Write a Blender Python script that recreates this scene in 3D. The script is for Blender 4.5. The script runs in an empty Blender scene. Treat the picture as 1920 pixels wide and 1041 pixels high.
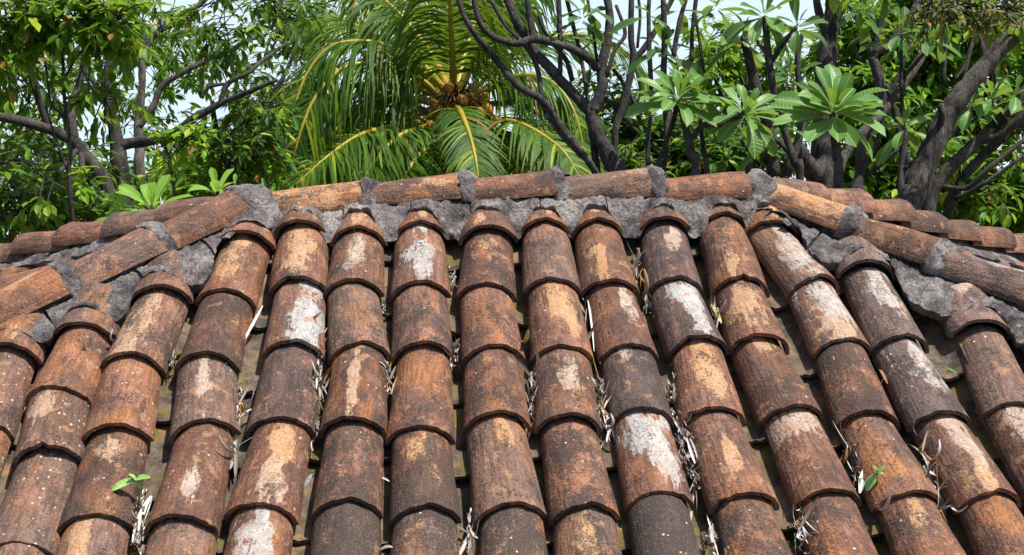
import bpy, math, random
from mathutils import Vector, Matrix, noise as mnoise
R = math.radians
sc = bpy.context.scene
col = sc.collection

# ------------------------------------------------------------------ camera, sky, sun, exposure
FPX, CX, CY = 2362.0, 960.0, 520.5            # focal length in photograph pixels, picture centre
PITCH, YAW, BETA = R(14), R(4.1), R(23)
Fw = Vector((math.sin(YAW) * math.cos(PITCH), math.cos(YAW) * math.cos(PITCH), -math.sin(PITCH)))
Rt = Vector((math.cos(YAW), -math.sin(YAW), 0))
Up = Rt.cross(Fw)
def ray(x, y): return Fw + Rt * ((x - CX) / FPX) - Up * ((y - CY) / FPX)
CAM = -ray(960, 404) * 5.02                   # world origin: middle of the roof's ridge line
def at(x, y, d): return CAM + ray(x, y) * d   # a point of the place at depth d metres
cd = bpy.data.cameras.new('camera'); cam = bpy.data.objects.new('camera', cd); col.objects.link(cam)
cd.sensor_fit = 'HORIZONTAL'; cd.sensor_width = 36; cd.lens = 36 * FPX / 1920
cd.clip_start = .05; cd.clip_end = 20000
cam.matrix_world = Matrix((( Rt.x, Up.x, -Fw.x, CAM.x), (Rt.y, Up.y, -Fw.y, CAM.y), (Rt.z, Up.z, -Fw.z, CAM.z), (0, 0, 0, 1)))
sc.camera = cam
SUN = Vector((.36, -.10, .93)).normalized()   # towards the sun
w = bpy.data.worlds.new('World'); sc.world = w; w.use_nodes = True
wn = w.node_tree.nodes; wl = w.node_tree.links
sky = wn.new('ShaderNodeTexSky'); sky.sky_type = 'NISHITA'; sky.sun_disc = False
sky.sun_elevation = math.asin(SUN.z); sky.sun_rotation = math.atan2(SUN.x, SUN.y)
sky.dust_density = 2.5
wl.new(sky.outputs[0], wn['Background'].inputs[0]); wn['Background'].inputs[1].default_value = .1
sd = bpy.data.lights.new('sun', 'SUN'); so = bpy.data.objects.new('sun', sd); col.objects.link(so)
sd.energy = 5.0; sd.angle = R(.53); sd.color = (1, .955, .88)
so.rotation_euler = (-SUN).to_track_quat('-Z', 'Y').to_euler()
sc.view_settings.view_transform = 'Standard'; sc.view_settings.look = 'None'
sc.view_settings.gamma = 1; sc.view_settings.exposure = .6; sc.view_settings.use_curve_mapping = False
sc.render.resolution_x = 1024; sc.render.resolution_y = 555

# ------------------------------------------------------------------ helpers: objects
def link(o): col.objects.link(o); return o
def tag(o, label=None, cat=None, group=None, kind=None):
    if label: o['label'] = label
    if cat: o['category'] = cat
    if group: o['group'] = group
    if kind: o['kind'] = kind
    return o
def empty(name, loc):
    o = link(bpy.data.objects.new(name, None)); o.location = loc; o.empty_display_size = .2
    return o
def par(o, p):
    if p is not None:
        o.parent = p
        q, off = p, Vector()
        while q is not None:
            if q.type == 'EMPTY': off += Vector(q.location)
            q = q.parent
        if p.type == 'EMPTY': o.matrix_parent_inverse = Matrix.Translation(-off)
        else: o.matrix_parent_inverse = Matrix()
    return o
class MB:
    def __init__(s): s.v = []; s.f = []
    def mesh(s, name, m, smooth=True, sharp=None):
        me = bpy.data.meshes.new(name); me.from_pydata([tuple(p) for p in s.v], [], s.f); me.update()
        if m: me.materials.append(m)
        if smooth:
            me.polygons.foreach_set('use_smooth', [True] * len(me.polygons))
            if sharp: me.set_sharp_from_angle(angle=R(sharp))
        return me
    def build(s, name, m, parent=None, smooth=True, sharp=None):
        return par(link(bpy.data.objects.new(name, s.mesh(name, m, smooth, sharp))), parent)
    def grid(s, rows, closed=False):
        b = len(s.v); n = len(rows[0])
        for r in rows: s.v += r
        for i in range(len(rows) - 1):
            for j in range(n if closed else n - 1):
                k = (j + 1) % n
                s.f.append((b + i * n + j, b + i * n + k, b + (i + 1) * n + k, b + (i + 1) * n + j))
        return b
    def tube(s, pts, rad, n=8, rough=0, cap=True, seed=0):
        rows = []; ref = None
        for i, p in enumerate(pts):
            t = (pts[min(i + 1, len(pts) - 1)] - pts[max(i - 1, 0)])
            if t.length < 1e-9: t = Vector((0, 0, 1))
            t.normalize()
            if ref is None: ref = t.orthogonal()
            ref = (ref - t * ref.dot(t))
            if ref.length < 1e-6: ref = t.orthogonal()
            ref.normalize(); bi = t.cross(ref); row = []
            for k in range(n):
                a = 2 * math.pi * k / n; d = ref * math.cos(a) + bi * math.sin(a); r = rad[i]
                if rough: r *= 1 + rough * mnoise.noise((p + d * r) * (1.1 / max(r, .02)) * .5 + Vector((seed, 0, 0)))
                row.append(p + d * r)
            rows.append(row)
        b = s.grid(rows, True)
        if cap:
            m = len(s.v); s.v.append(pts[-1] + (pts[-1] - pts[-2]).normalized() * rad[-1] * .6)
            for k in range(n): s.f.append((m - n + k, m - n + (k + 1) % n, m))
            s.f.append(tuple(b + k for k in reversed(range(n))))
def spline(pts, rad, sub=5):
    P = [2 * pts[0] - pts[1]] + list(pts) + [2 * pts[-1] - pts[-2]]; o = []; ro = []
    for i in range(1, len(P) - 2):
        for k in range(sub):
            t = k / sub; a, b, c, d = P[i - 1], P[i], P[i + 1], P[i + 2]
            o.append(.5 * ((2 * b) + (c - a) * t + (2 * a - 5 * b + 4 * c - d) * t * t + (3 * b - a - 3 * c + d) * t ** 3))
            ro.append(rad[i - 1] * (1 - t) + rad[i] * t)
    o.append(pts[-1]); ro.append(rad[-1]); return o, ro
def sstep(a, b, x):
    t = max(0, min(1, (x - a) / (b - a))); return t * t * (3 - 2 * t)
def frame(P, y, z):
    y = y.normalized(); x = y.cross(z).normalized(); z = x.cross(y)
    return Matrix(((x.x, y.x, z.x, P.x), (x.y, y.y, z.y, P.y), (x.z, y.z, z.z, P.z), (0, 0, 0, 1)))

# ------------------------------------------------------------------ helpers: materials
class NT:
    def __init__(s, name):
        s.m = bpy.data.materials.new(name); s.m.use_nodes = True; s.t = s.m.node_tree
        s.bsdf = s.t.nodes['Principled BSDF']; s.out = s.t.nodes['Material Output']
    def new(s, ty): return s.t.nodes.new(ty)
    def put(s, sock, v):
        if isinstance(v, bpy.types.NodeSocket): s.t.links.new(v, sock)
        elif isinstance(v, (tuple, list)) and len(v) == 3 and sock.type == 'RGBA': sock.default_value = (*v, 1)
        else: sock.default_value = v
    def obj(s): return s.new('ShaderNodeTexCoord').outputs['Object']
    def geo(s, k='Position'): return s.new('ShaderNodeNewGeometry').outputs[k]
    def attr(s, name, out='Color'):
        n = s.new('ShaderNodeAttribute'); n.attribute_type = 'OBJECT'; n.attribute_name = name; return n.outputs[out]
    def math(s, op, a, b=0.0, c=0.0, clamp=False):
        n = s.new('ShaderNodeMath'); n.operation = op; n.use_clamp = clamp
        s.put(n.inputs[0], a); s.put(n.inputs[1], b); s.put(n.inputs[2], c); return n.outputs[0]
    def vmath(s, op, a, b=(0, 0, 0)):
        n = s.new('ShaderNodeVectorMath'); n.operation = op; s.put(n.inputs[0], a); s.put(n.inputs[1], b); return n.outputs[0]
    def comb(s, x, y, z):
        n = s.new('ShaderNodeCombineXYZ'); s.put(n.inputs[0], x); s.put(n.inputs[1], y); s.put(n.inputs[2], z); return n.outputs[0]
    def sep(s, v): n = s.new('ShaderNodeSeparateXYZ'); s.put(n.inputs[0], v); return n.outputs
    def noise(s, v, scale, detail=4, rough=.55, dist=0):
        n = s.new('ShaderNodeTexNoise'); s.put(n.inputs['Vector'], v); s.put(n.inputs['Scale'], scale)
        n.inputs['Detail'].default_value = detail; n.inputs['Roughness'].default_value = rough; n.inputs['Distortion'].default_value = dist
        return n.outputs[0]
    def voro(s, v, scale, feat='F1', out='Distance'):
        n = s.new('ShaderNodeTexVoronoi'); n.feature = feat; s.put(n.inputs['Vector'], v); n.inputs['Scale'].default_value = scale
        return n.outputs[out]
    def rng(s, v, a, b, c=0.0, d=1.0, smooth=True):
        n = s.new('ShaderNodeMapRange'); n.interpolation_type = 'SMOOTHSTEP' if smooth else 'LINEAR'
        for i, q in enumerate((v, a, b, c, d)): s.put(n.inputs[i], q)
        return n.outputs[0]
    def mix(s, f, a, b, mode='MIX'):
        n = s.new('ShaderNodeMix'); n.data_type = 'RGBA'; n.blend_type = mode; n.clamp_factor = True
        s.put(n.inputs[0], f); s.put(n.inputs[6], a); s.put(n.inputs[7], b); return n.outputs[2]
    def ramp(s, v, stops):
        n = s.new('ShaderNodeValToRGB'); e = n.color_ramp.elements
        while len(e) < len(stops): e.new(.5)
        for q, (p, c) in zip(e, stops): q.position = p; q.color = (*c, 1)
        s.put(n.inputs[0], v); return n.outputs[0]
    def bump(s, h, strength=.5, dist=.01, normal=None):
        n = s.new('ShaderNodeBump'); n.inputs['Strength'].default_value = strength; n.inputs['Distance'].default_value = dist
        s.put(n.inputs['Height'], h)
        if normal: s.put(n.inputs['Normal'], normal)
        return n.outputs[0]
    def fin(s, colr, rough=.85, normal=None, spec=.3):
        s.put(s.bsdf.inputs['Base Color'], colr); s.put(s.bsdf.inputs['Roughness'], rough)
        s.bsdf.inputs['Specular IOR Level'].default_value = spec
        if normal: s.put(s.bsdf.inputs['Normal'], normal)
        return s.m

def tile_mat():
    n = NT('weathered_terracotta'); co = n.obj(); x, y, z = n.sep(co)
    tone = n.new('ShaderNodeAttribute'); tone.attribute_type = 'OBJECT'; tone.attribute_name = 'tone'
    ts = n.new('ShaderNodeSeparateColor'); n.put(ts.inputs[0], tone.outputs['Color']); soot, orange, speck = ts.outputs
    seed = n.attr('seed', 'Fac')
    p = n.vmath('ADD', co, n.comb(n.math('MULTIPLY', seed, 7.31), n.math('MULTIPLY', seed, 3.17), n.math('MULTIPLY', seed, 1.73)))
    st = n.vmath('MULTIPLY', p, (1, .1, 1))
    streak = n.noise(st, 75, 3, .65); broad = n.noise(p, 6.5, 4, .62, .4); mid = n.noise(p, 26, 5, .7, .3); fine = n.noise(p, 130, 3, .78)
    wob = n.noise(n.vmath('MULTIPLY', p, (1, .4, 1)), 22, 4, .65, .5)
    c = n.ramp(n.math('ADD', n.math('MULTIPLY', broad, .6), n.math('MULTIPLY', mid, .4)), [(.33, (.036, .024, .02)), (.45, (.108, .053, .036)), (.56, (.19, .089, .054)), (.7, (.33, .18, .11))])
    rnd = n.new('ShaderNodeObjectInfo').outputs['Random']
    c = n.mix(n.rng(orange, .28, .03, 0.0, .75), c, n.mix(broad, (.055, .047, .05), (.2, .165, .165)))
    c = n.mix(1.0, c, n.mix(rnd, (.58, .59, .62), (1.55, 1.45, 1.38)), 'MULTIPLY')
    c = n.mix(n.rng(n.math('FRACT', n.math('MULTIPLY', rnd, 13.7)), .55, .95, 0.0, .6), c, n.mix(mid, (.06, .048, .044), (.3, .215, .17)))
    # warm firing
    om = n.math('MULTIPLY', n.rng(n.math('ADD', n.noise(n.vmath('MULTIPLY', p, (1, .45, 1)), 9, 2, .65), n.math('MULTIPLY', n.math('SUBTRACT', streak, .5), .5)), .44, .66), orange, clamp=True)
    c = n.mix(n.math('MULTIPLY', om, .92), c, (.43, .165, .05))
    # pink grey bloom
    c = n.mix(n.math('MULTIPLY', n.rng(n.noise(n.vmath('ADD', p, (9, 4, 2)), 11, 3, .7), .5, .7), .45), c, (.29, .165, .125))
    c = n.mix(n.rng(streak, .42, .66, 0.0, .85), c, n.mix(.65, c, (.03, .017, .014)))
    # pale patches placed per tile
    def patch(nm, c):
        pa = n.new('ShaderNodeAttribute'); pa.attribute_type = 'OBJECT'; pa.attribute_name = nm
        px = n.new('ShaderNodeSeparateColor'); n.put(px.inputs[0], pa.outputs['Color'])
        tint = n.attr(nm + '_tint', 'Fac')
        dx = n.math('DIVIDE', n.math('SUBTRACT', n.math('MULTIPLY', x, 10.0), px.outputs[0]), px.outputs[2])
        dy = n.math('DIVIDE', n.math('SUBTRACT', n.math('MULTIPLY', y, 2.8), px.outputs[1]), pa.outputs['Alpha'])
        d = n.math('SQRT', n.math('ADD', n.math('MULTIPLY', dx, dx), n.math('MULTIPLY', dy, dy)))
        d = n.math('ADD', d, n.math('MULTIPLY', n.math('SUBTRACT', n.math('ADD', n.math('MULTIPLY', wob, .6), n.math('MULTIPLY', mid, .4)), .5), 4.2))
        d = n.math('ADD', d, n.math('MULTIPLY', n.math('SUBTRACT', streak, .5), 1.3))
        d = n.math('ADD', d, n.math('MULTIPLY', n.math('SUBTRACT', broad, .5), 3.0))
        pc = n.mix(tint, n.mix(n.rng(mid, .35, .65), (.46, .235, .095), (.52, .31, .165)), n.mix(n.rng(mid, .35, .65), (.35, .34, .32), (.53, .53, .52)))
        return n.mix(n.math('MULTIPLY', n.rng(d, 1.08, .7, 0.0, .88), n.rng(fine, .3, .5, .7, 1.0)), c, pc)
    c = patch('patch', c); c = patch('smear', c)
    # small random ochre flakes
    fl = n.rng(n.noise(n.vmath('ADD', p, (3, 8, 5)), 20, 2, .6), .59, .67)
    c = n.mix(n.math('MULTIPLY', fl, .6), c, (.38, .2, .1))
    # soot and black lichen
    sm = n.math('ADD', n.math('MULTIPLY', n.noise(n.vmath('MULTIPLY', n.vmath('ADD', p, (5, 1, 7)), (1, .62, 1)), 11, 5, .72), .72), n.math('MULTIPLY', fine, .34))
    thr = n.rng(soot, 0, 1, .605, .37, False)
    sk = n.rng(sm, thr, n.math('ADD', thr, .11))
    c = n.mix(n.math('MULTIPLY', sk, .85), c, n.mix(fine, (.022, .019, .018), (.06, .048, .042)))
    # pale lichen specks and droppings
    v = n.new('ShaderNodeTexVoronoi'); n.put(v.inputs['Vector'], n.vmath('ADD', p, n.vmath('MULTIPLY', n.comb(mid, fine, mid), (.01, .01, .01)))); v.inputs['Scale'].default_value = 75
    vs = n.new('ShaderNodeSeparateColor'); n.put(vs.inputs[0], v.outputs['Color'])
    on = n.math('LESS_THAN', vs.outputs[0], n.math('MULTIPLY', speck, n.rng(broad, .35, .6, .1, 1.0)))
    sp = n.math('MULTIPLY', on, n.rng(v.outputs['Distance'], n.math('MULTIPLY', vs.outputs[1], .42), n.math('MULTIPLY', vs.outputs[1], .22)))
    c = n.mix(n.math('MULTIPLY', sp, .85), c, (.62, .57, .48))
    c = n.mix(n.rng(fine, .4, .64, .0, .6), c, n.mix(.75, c, (.015, .01, .009)))
    c = n.mix(n.rng(n.noise(p, 330, 2, .6), .57, .7, .0, .4), c, (.42, .28, .2))
    h = n.math('ADD', n.math('MULTIPLY', n.noise(st, 75, 1), .5), n.math('MULTIPLY', n.noise(p, 95, 3, .7), .9))
    return n.fin(c, n.rng(sk, 0, 1, .72, .9), n.bump(h, .8, .009), .3)
def pan_mat():
    n = NT('channel_terracotta'); co = n.obj(); seed = n.attr('seed', 'Fac')
    p = n.vmath('ADD', co, n.comb(n.math('MULTIPLY', seed, 7.31), n.math('MULTIPLY', seed, 3.17), 0.0))
    a = n.noise(p, 10, 6, .65, .4); f = n.noise(p, 120, 5, .7); b = n.noise(n.vmath('ADD', p, (4, 4, 4)), 15, 5, .65)
    c = n.ramp(a, [(.32, (.03, .025, .02)), (.45, (.085, .068, .052)), (.56, (.15, .11, .078)), (.68, (.28, .15, .075))])
    c = n.mix(n.math('MULTIPLY', n.rng(b, .5, .66), n.rng(f, .35, .6)), c, (.035, .03, .024))
    c = n.mix(n.math('MULTIPLY', n.rng(n.noise(n.vmath('ADD', p, (1, 7, 2)), 8, 5, .7), .5, .62), n.rng(f, .38, .55)), c, (.13, .105, .012))
    c = n.mix(n.rng(n.noise(p, 330, 2), .62, .74, 0.0, .5), c, (.4, .34, .27))
    return n.fin(c, .92, n.bump(n.math('ADD', f, a), .8, .008), .2)
def mortar_mat():
    n = NT('weathered_mortar'); p = n.geo()
    a = n.noise(p, 7, 5, .7, .3); b = n.noise(p, 55, 5, .72); f = n.noise(p, 230, 4, .7)
    c = n.ramp(a, [(.33, (.06, .051, .052)), (.45, (.19, .167, .168)), (.55, (.37, .335, .325)), (.68, (.64, .59, .55))])
    c = n.mix(n.rng(b, .52, .64), c, n.mix(.6, c, (.03, .026, .028)))
    c = n.mix(n.rng(f, .58, .7, 0, .75), c, (.5, .47, .45))
    c = n.mix(n.rng(n.noise(n.vmath('ADD', p, (2, 5, 1)), 30, 4, .6), .62, .7, 0, .7), c, (.58, .52, .46))
    h = n.math('ADD', n.math('MULTIPLY', b, 1.5), n.math('ADD', f, n.math('MULTIPLY', n.voro(p, 60), .6)))
    cr = n.voro(n.vmath('ADD', p, n.vmath('MULTIPLY', n.comb(a, b, a), (.08, .08, .08))), 9, 'DISTANCE_TO_EDGE')
    c = n.mix(n.rng(cr, .012, .004, 0, .85), c, (.012, .01, .01))
    return n.fin(c, .95, n.bump(h, 1.0, .022), .15)
def bark_mat(name, c0, c1, scale=14, stretch=.25):
    n = NT(name); p = n.vmath('MULTIPLY', n.geo(), (1, 1, stretch))
    a = n.noise(p, scale, 6, .7, .6); b = n.noise(n.geo(), 3, 4, .6); f = n.noise(p, scale * 5, 4, .7)
    c = n.mix(n.rng(a, .35, .65), c0, c1); c = n.mix(n.rng(b, .5, .7, 0, .5), c, tuple(min(1, q * 1.9) for q in c1))
    c = n.mix(n.rng(f, .4, .7, 0, .6), c, c0)
    c = n.mix(n.rng(n.noise(n.geo(), 40, 3), .66, .74, 0, .7), c, (.3, .3, .27))
    return n.fin(c, .9, n.bump(n.math('ADD', a, n.math('MULTIPLY', f, .4)), .9, .03), .15)
def leaf_mat(name, c0, c1, c2=None, trans=.4, gloss=.45, tip=0.0, dead=.02):
    """random tone for each leaf, thin and translucent"""
    n = NT(name); r = n.geo('Random Per Island')
    c = n.ramp(r, [(0, c0), (.5, tuple((a + b) / 2 for a, b in zip(c0, c1))), (.85, c1), (1, c2 or c1)])
    c = n.mix(n.math('GREATER_THAN', n.math('FRACT', n.math('MULTIPLY', r, 37.7)), 1 - dead), c, (.28, .13, .03))
    return leaf_fin(n, c, trans, gloss)
def leaf_fin(n, c, trans, gloss, normal=None):
    n.fin(c, gloss, normal, .25)
    tr = n.new('ShaderNodeBsdfTranslucent'); n.put(tr.inputs[0], n.mix(.55, c, (.42, .6, .05), 'MIX') if trans else c)
    mx = n.new('ShaderNodeMixShader'); mx.inputs[0].default_value = trans
    n.t.links.new(n.bsdf.outputs[0], mx.inputs[1]); n.t.links.new(tr.outputs[0], mx.inputs[2]); n.t.links.new(mx.outputs[0], n.out.inputs[0])
    return n.m
def veined_mat(name, c0, c1, rib, trans=.3):
    n = NT(name); co = n.obj(); x, y, z = n.sep(co); rnd = n.new('ShaderNodeObjectInfo').outputs['Random']
    ax = n.math('ABSOLUTE', x)
    c = n.mix(n.math('ADD', n.math('MULTIPLY', rnd, .7), n.math('MULTIPLY', n.noise(n.vmath('ADD', co, n.comb(n.math('MULTIPLY', rnd, 40.0), 0.0, 0.0)), 5, 3), .3)), c0, c1)
    ph = n.math('FRACT', n.math('SUBTRACT', n.math('MULTIPLY', y, 17.0), n.math('MULTIPLY', ax, 9.0)))
    vein = n.rng(n.math('ABSOLUTE', n.math('SUBTRACT', ph, .5)), .12, .0)
    c = n.mix(n.math('MULTIPLY', vein, .3), c, rib)
    mid = n.rng(ax, .012, .004); c = n.mix(n.math('MULTIPLY', mid, .85), c, rib)
    return leaf_fin(n, c, trans, .38, n.bump(n.math('ADD', vein, n.math('MULTIPLY', mid, -2.0)), .25, .02))
def plain(name, c0, c1, scale, rough=.8, trans=0, spec=.3):
    n = NT(name); p = n.geo(); c = n.mix(n.rng(n.noise(p, scale, 5, .6), .35, .65), c0, c1)
    if trans: return leaf_fin(n, c, 0, rough)
    return n.fin(c, rough, n.bump(n.noise(p, scale * 4, 3), .3, .01), spec)
def water_mat():
    n = NT('lake_water'); p = n.vmath('MULTIPLY', n.geo(), (.5, 1, 1))
    h = n.math('ADD', n.noise(p, .5, 4, .6), n.math('MULTIPLY', n.noise(p, 2.2, 3, .6), .4))
    c = n.mix(n.rng(n.noise(p, .05, 4, .6), .4, .6), (.34, .43, .49), (.39, .47, .52))
    return n.fin(c, .32, n.bump(h, .5, .4), .6)
M = dict(
    tile=tile_mat(), pan=pan_mat(), mortar=mortar_mat(), water=water_mat(),
    deck=plain('roof_boarding', (.05, .04, .03), (.09, .07, .05), 8),
    wall=plain('lime_plaster', (.5, .47, .4), (.6, .57, .5), 3),
    ground=plain('hillside_soil', (.05, .055, .02), (.1, .085, .045), .8),
    bark_grey=bark_mat('grey_bark', (.024, .021, .019), (.085, .076, .069)),
    bark_pale=bark_mat('pale_bark', (.05, .045, .04), (.17, .15, .135)),
    bark_dark=bark_mat('dark_branch_bark', (.03, .027, .027), (.105, .095, .092), 30, .6),
    bark_rough=bark_mat('furrowed_bark', (.017, .015, .014), (.125, .11, .098), 22, .14),
    mango=leaf_mat('dark_green_leaves', (.014, .05, .008), (.06, .16, .014), (.26, .4, .02), .4, .45, dead=.015),
    mango2=leaf_mat('mid_green_leaves', (.024, .085, .008), (.1, .25, .015), (.32, .46, .02), .46, .45, dead=.02),
    lime=leaf_mat('lime_leaves', (.09, .22, .012), (.22, .38, .02), (.4, .48, .03), .5, .45, dead=.015),
    broad=leaf_mat('broad_leaves', (.03, .09, .008), (.13, .26, .015), (.32, .42, .03), .45, .42, dead=.03),
    olive=leaf_mat('olive_leaves', (.06, .075, .03), (.14, .15, .06), (.3, .22, .05), .35, .5, dead=.08),
    pleaf=veined_mat('plumeria_leaf', (.05, .14, .028), (.125, .27, .055), (.36, .5, .2)),
    pleaf_dk=veined_mat('plumeria_leaf_dark', (.025, .08, .018), (.065, .17, .032), (.2, .33, .12)),
    pleaf_lt=veined_mat('plumeria_leaf_young', (.12, .28, .025), (.22, .42, .05), (.5, .6, .2), .42),
    frond=leaf_mat('palm_leaflets', (.022, .068, .007), (.085, .17, .012), (.32, .37, .03), .38, .55, dead=.03),
    rachis=plain('palm_rachis', (.36, .25, .025), (.22, .21, .025), 6, .4),
    rachis_dry=plain('old_palm_stalk', (.3, .2, .06), (.4, .26, .05), 6, .6),
    coconut=plain('yellow_coconut_husk', (.42, .19, .015), (.2, .12, .025), 14, .6),
    fibre=plain('palm_fibre', (.07, .045, .025), (.2, .11, .04), 25, .9),
    stalk=plain('fruit_stalk', (.22, .1, .025), (.08, .045, .02), 12, .8),
    palmtrunk=bark_mat('palm_trunk_bark', (.03, .025, .022), (.13, .11, .09), 10, 2.5),
    litter=leaf_mat('bleached_leaf_shreds', (.12, .09, .07), (.5, .46, .42), (.68, .66, .63), .0, .8, dead=.12),
    dryw=plain('bleached_leaf', (.5, .47, .43), (.68, .66, .63), 40, .7),
    dryy=plain('yellowed_leaf', (.52, .38, .12), (.62, .5, .22), 40, .65),
    dryb=plain('brown_leaf', (.25, .14, .07), (.38, .22, .1), 40, .7),
    sprout=plain('seedling_leaf', (.2, .38, .1), (.28, .46, .14), 30, .4),
    sproutstem=plain('seedling_stem', (.16, .14, .06), (.22, .22, .08), 60, .6),
)

# ------------------------------------------------------------------ setting: hillside and lake
def gz(x, y): return -3.2 - max(0, y - 6.5) * .27 - .15 * mnoise.noise(Vector((x * .15, y * .15, 0)))
def ground():
    b = MB(); xs = [-900, -300, -120, -60] + list(range(-40, 41, 4)) + [60, 120, 300, 900]; ys = [-400, -120, -50, -25] + list(range(-12, 80, 4)) + [90, 110]
    b.grid([[Vector((x, y, max(-26, gz(x, y)))) for x in xs] for y in ys])
    tag(b.build('hillside', M['ground']), kind='structure')
    b = MB(); b.grid([[Vector((x, y, -21.0)) for x in (-6000, -600, 0, 600, 6000)] for y in (30, 300, 1200, 12000)])
    tag(b.build('lake', M['water']), kind='structure')
ground()

# ------------------------------------------------------------------ roof
N = Vector((0, -math.sin(BETA), math.cos(BETA))); DN = Vector((0, -math.cos(BETA), -math.sin(BETA))); UX = Vector((1, 0, 0))
END, DS = .97, .85                                        # half length of the ridge; hip: s = DS * (|u| - END)
HA, HB = DS * math.cos(BETA), DS * math.sin(BETA)
EAVE = 2.35
RL, RU, TH = .111, .094, .014                             # barrel tile: outer radius at the lip, at the top, thickness
def plane_pt(u, s, h=0): return UX * u + DN * s + N * h
def on_plane(x, y, h):
    r = ray(x, y); t = (h - CAM.dot(N)) / r.dot(N); P = CAM + r * t; return P.x, P.dot(DN)
roof = empty('tiled_roof', (0, 0, -3.2))
tag(roof, 'weathered terracotta barrel tile hip roof with crumbling grey mortar along its ridge', 'roof')

def barrel(seed, L, r0, r1, th=TH, arc=80, na=17, nl=7, chip=.004, up=True):
    """open barrel tile, y = 0 at the lip; axis on the y axis; arched up (cover) or down (channel)"""
    rd = random.Random(seed); b = MB(); sx = 1 if up else -1; wx = rd.uniform(-.004, .004); squash = rd.uniform(.9, 1.05); wf = rd.uniform(.965, 1.03); r0 *= wf; r1 *= wf; skew = rd.uniform(-.02, .02)
    notch = [(rd.uniform(-1, 1), rd.uniform(.06, .2), rd.choice((0, .003, .006, .016))) for _ in range(4)]; sk2 = rd.uniform(-.03, .03)
    def ring(j, inner):
        y = L * j / (nl - 1); f = j / (nl - 1); r = r0 * (1 - f) + r1 * f - (th if inner else 0); row = []
        for i in range(na):
            q = 2 * i / (na - 1) - 1; a = R(arc) * q
            nn = mnoise.noise(Vector((q * 1.5 + seed * 3.7, y * 5, seed * 1.3))) * .007
            rr = r + nn; yy = y
            if j == 0:
                yy += sk2 * q * .25 + 1.6 * chip * mnoise.noise(Vector((q * 4 + seed, 0, 1))) + .004 * mnoise.noise(Vector((q * 14 + seed, 0, 2)))
                for c, w_, dep in notch: yy += dep * max(0, 1 - abs(q - c) / w_)
                if abs(q) > .93: yy += rd.uniform(0, .006) if not inner else .002
            if j == nl - 1: yy += chip * mnoise.noise(Vector((q * 3 + seed, 5, 1)))
            row.append(Vector((rr * math.sin(a) * (1.02 if abs(q) < .9 else 1) + wx * f + skew * yy * .2, yy, sx * rr * squash * math.cos(a))))
        return row
    O = [ring(j, False) for j in range(nl)]; I = [ring(j, True) for j in range(nl)]
    b.grid(O); b.grid([list(reversed(r)) for r in I])
    b.grid([I[0], O[0]]); b.grid([O[-1], I[-1]])
    b.grid([[r[0] for r in O], [r[0] for r in I]]); b.grid([[r[-1] for r in I], [r[-1] for r in O]])
    # weld coincident rim corners
    if not up: b.f = [tuple(reversed(f)) for f in b.f]
    return b
def tile_mesh(name, m, *a, **k):
    me = barrel(*a, **k).mesh(name, m, True)
    import bmesh
    bm = bmesh.new(); bm.from_mesh(me); bmesh.ops.remove_doubles(bm, verts=bm.verts, dist=1e-5); bmesh.ops.recalc_face_normals(bm, faces=bm.faces); bm.to_mesh(me); bm.free()
    me.polygons.foreach_set('use_smooth', [True] * len(me.polygons)); me.set_sharp_from_angle(angle=R(45)); return me
COVER = [tile_mesh('cover_tile', M['tile'], i + 1, .425, RL, RU) for i in range(12)]
CAPT = [tile_mesh('cap_tile', M['tile'], i + 31, .23, RL + .002, RL - .006) for i in range(6)]
PAN = [tile_mesh('pan_tile', M['pan'], i + 51, .425, RU - .014, RL - .012, up=False, nl=4, na=15) for i in range(5)]
RIDGE = [tile_mesh('ridge_tile', M['tile'], i + 71, .43, .108, .092, arc=82, nl=9) for i in range(5)]
rs = random.Random(5)
def set_look(o, k=None, seed=None):
    k = k or {}
    o['seed'] = float(seed if seed is not None else rs.uniform(0, 90))
    o['tone'] = [float(k.get('s', rs.uniform(.2, .62))), float(k.get('o', rs.uniform(.15, .8))), float(k.get('w', rs.choice([.02, .04, .08]))), 1.0]
    pt = k.get('p'); ps = k.get('q')
    if pt is None and not k and rs.random() < .35: pt = (rs.uniform(-.3, .3), rs.uniform(.3, .8), rs.uniform(.2, .4), rs.uniform(.2, .4), rs.choice([0, 0, .3, .9]))
    for nm, v in (('patch', pt), ('smear', ps)):
        v = v or (0, -9, .1, .1, 0)
        o[nm] = [float(q) for q in v[:4]]; o[nm + '_tint'] = float(v[4])
def tile(name, mesh, P, updir, nrm, look=None, parent=roof, roll=0):
    o = link(bpy.data.objects.new(name, mesh)); o.matrix_basis = frame(P, updir, nrm) @ Matrix.Rotation(roll, 4, 'Y')
    par(o, parent); set_look(o, look); return o

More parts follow.
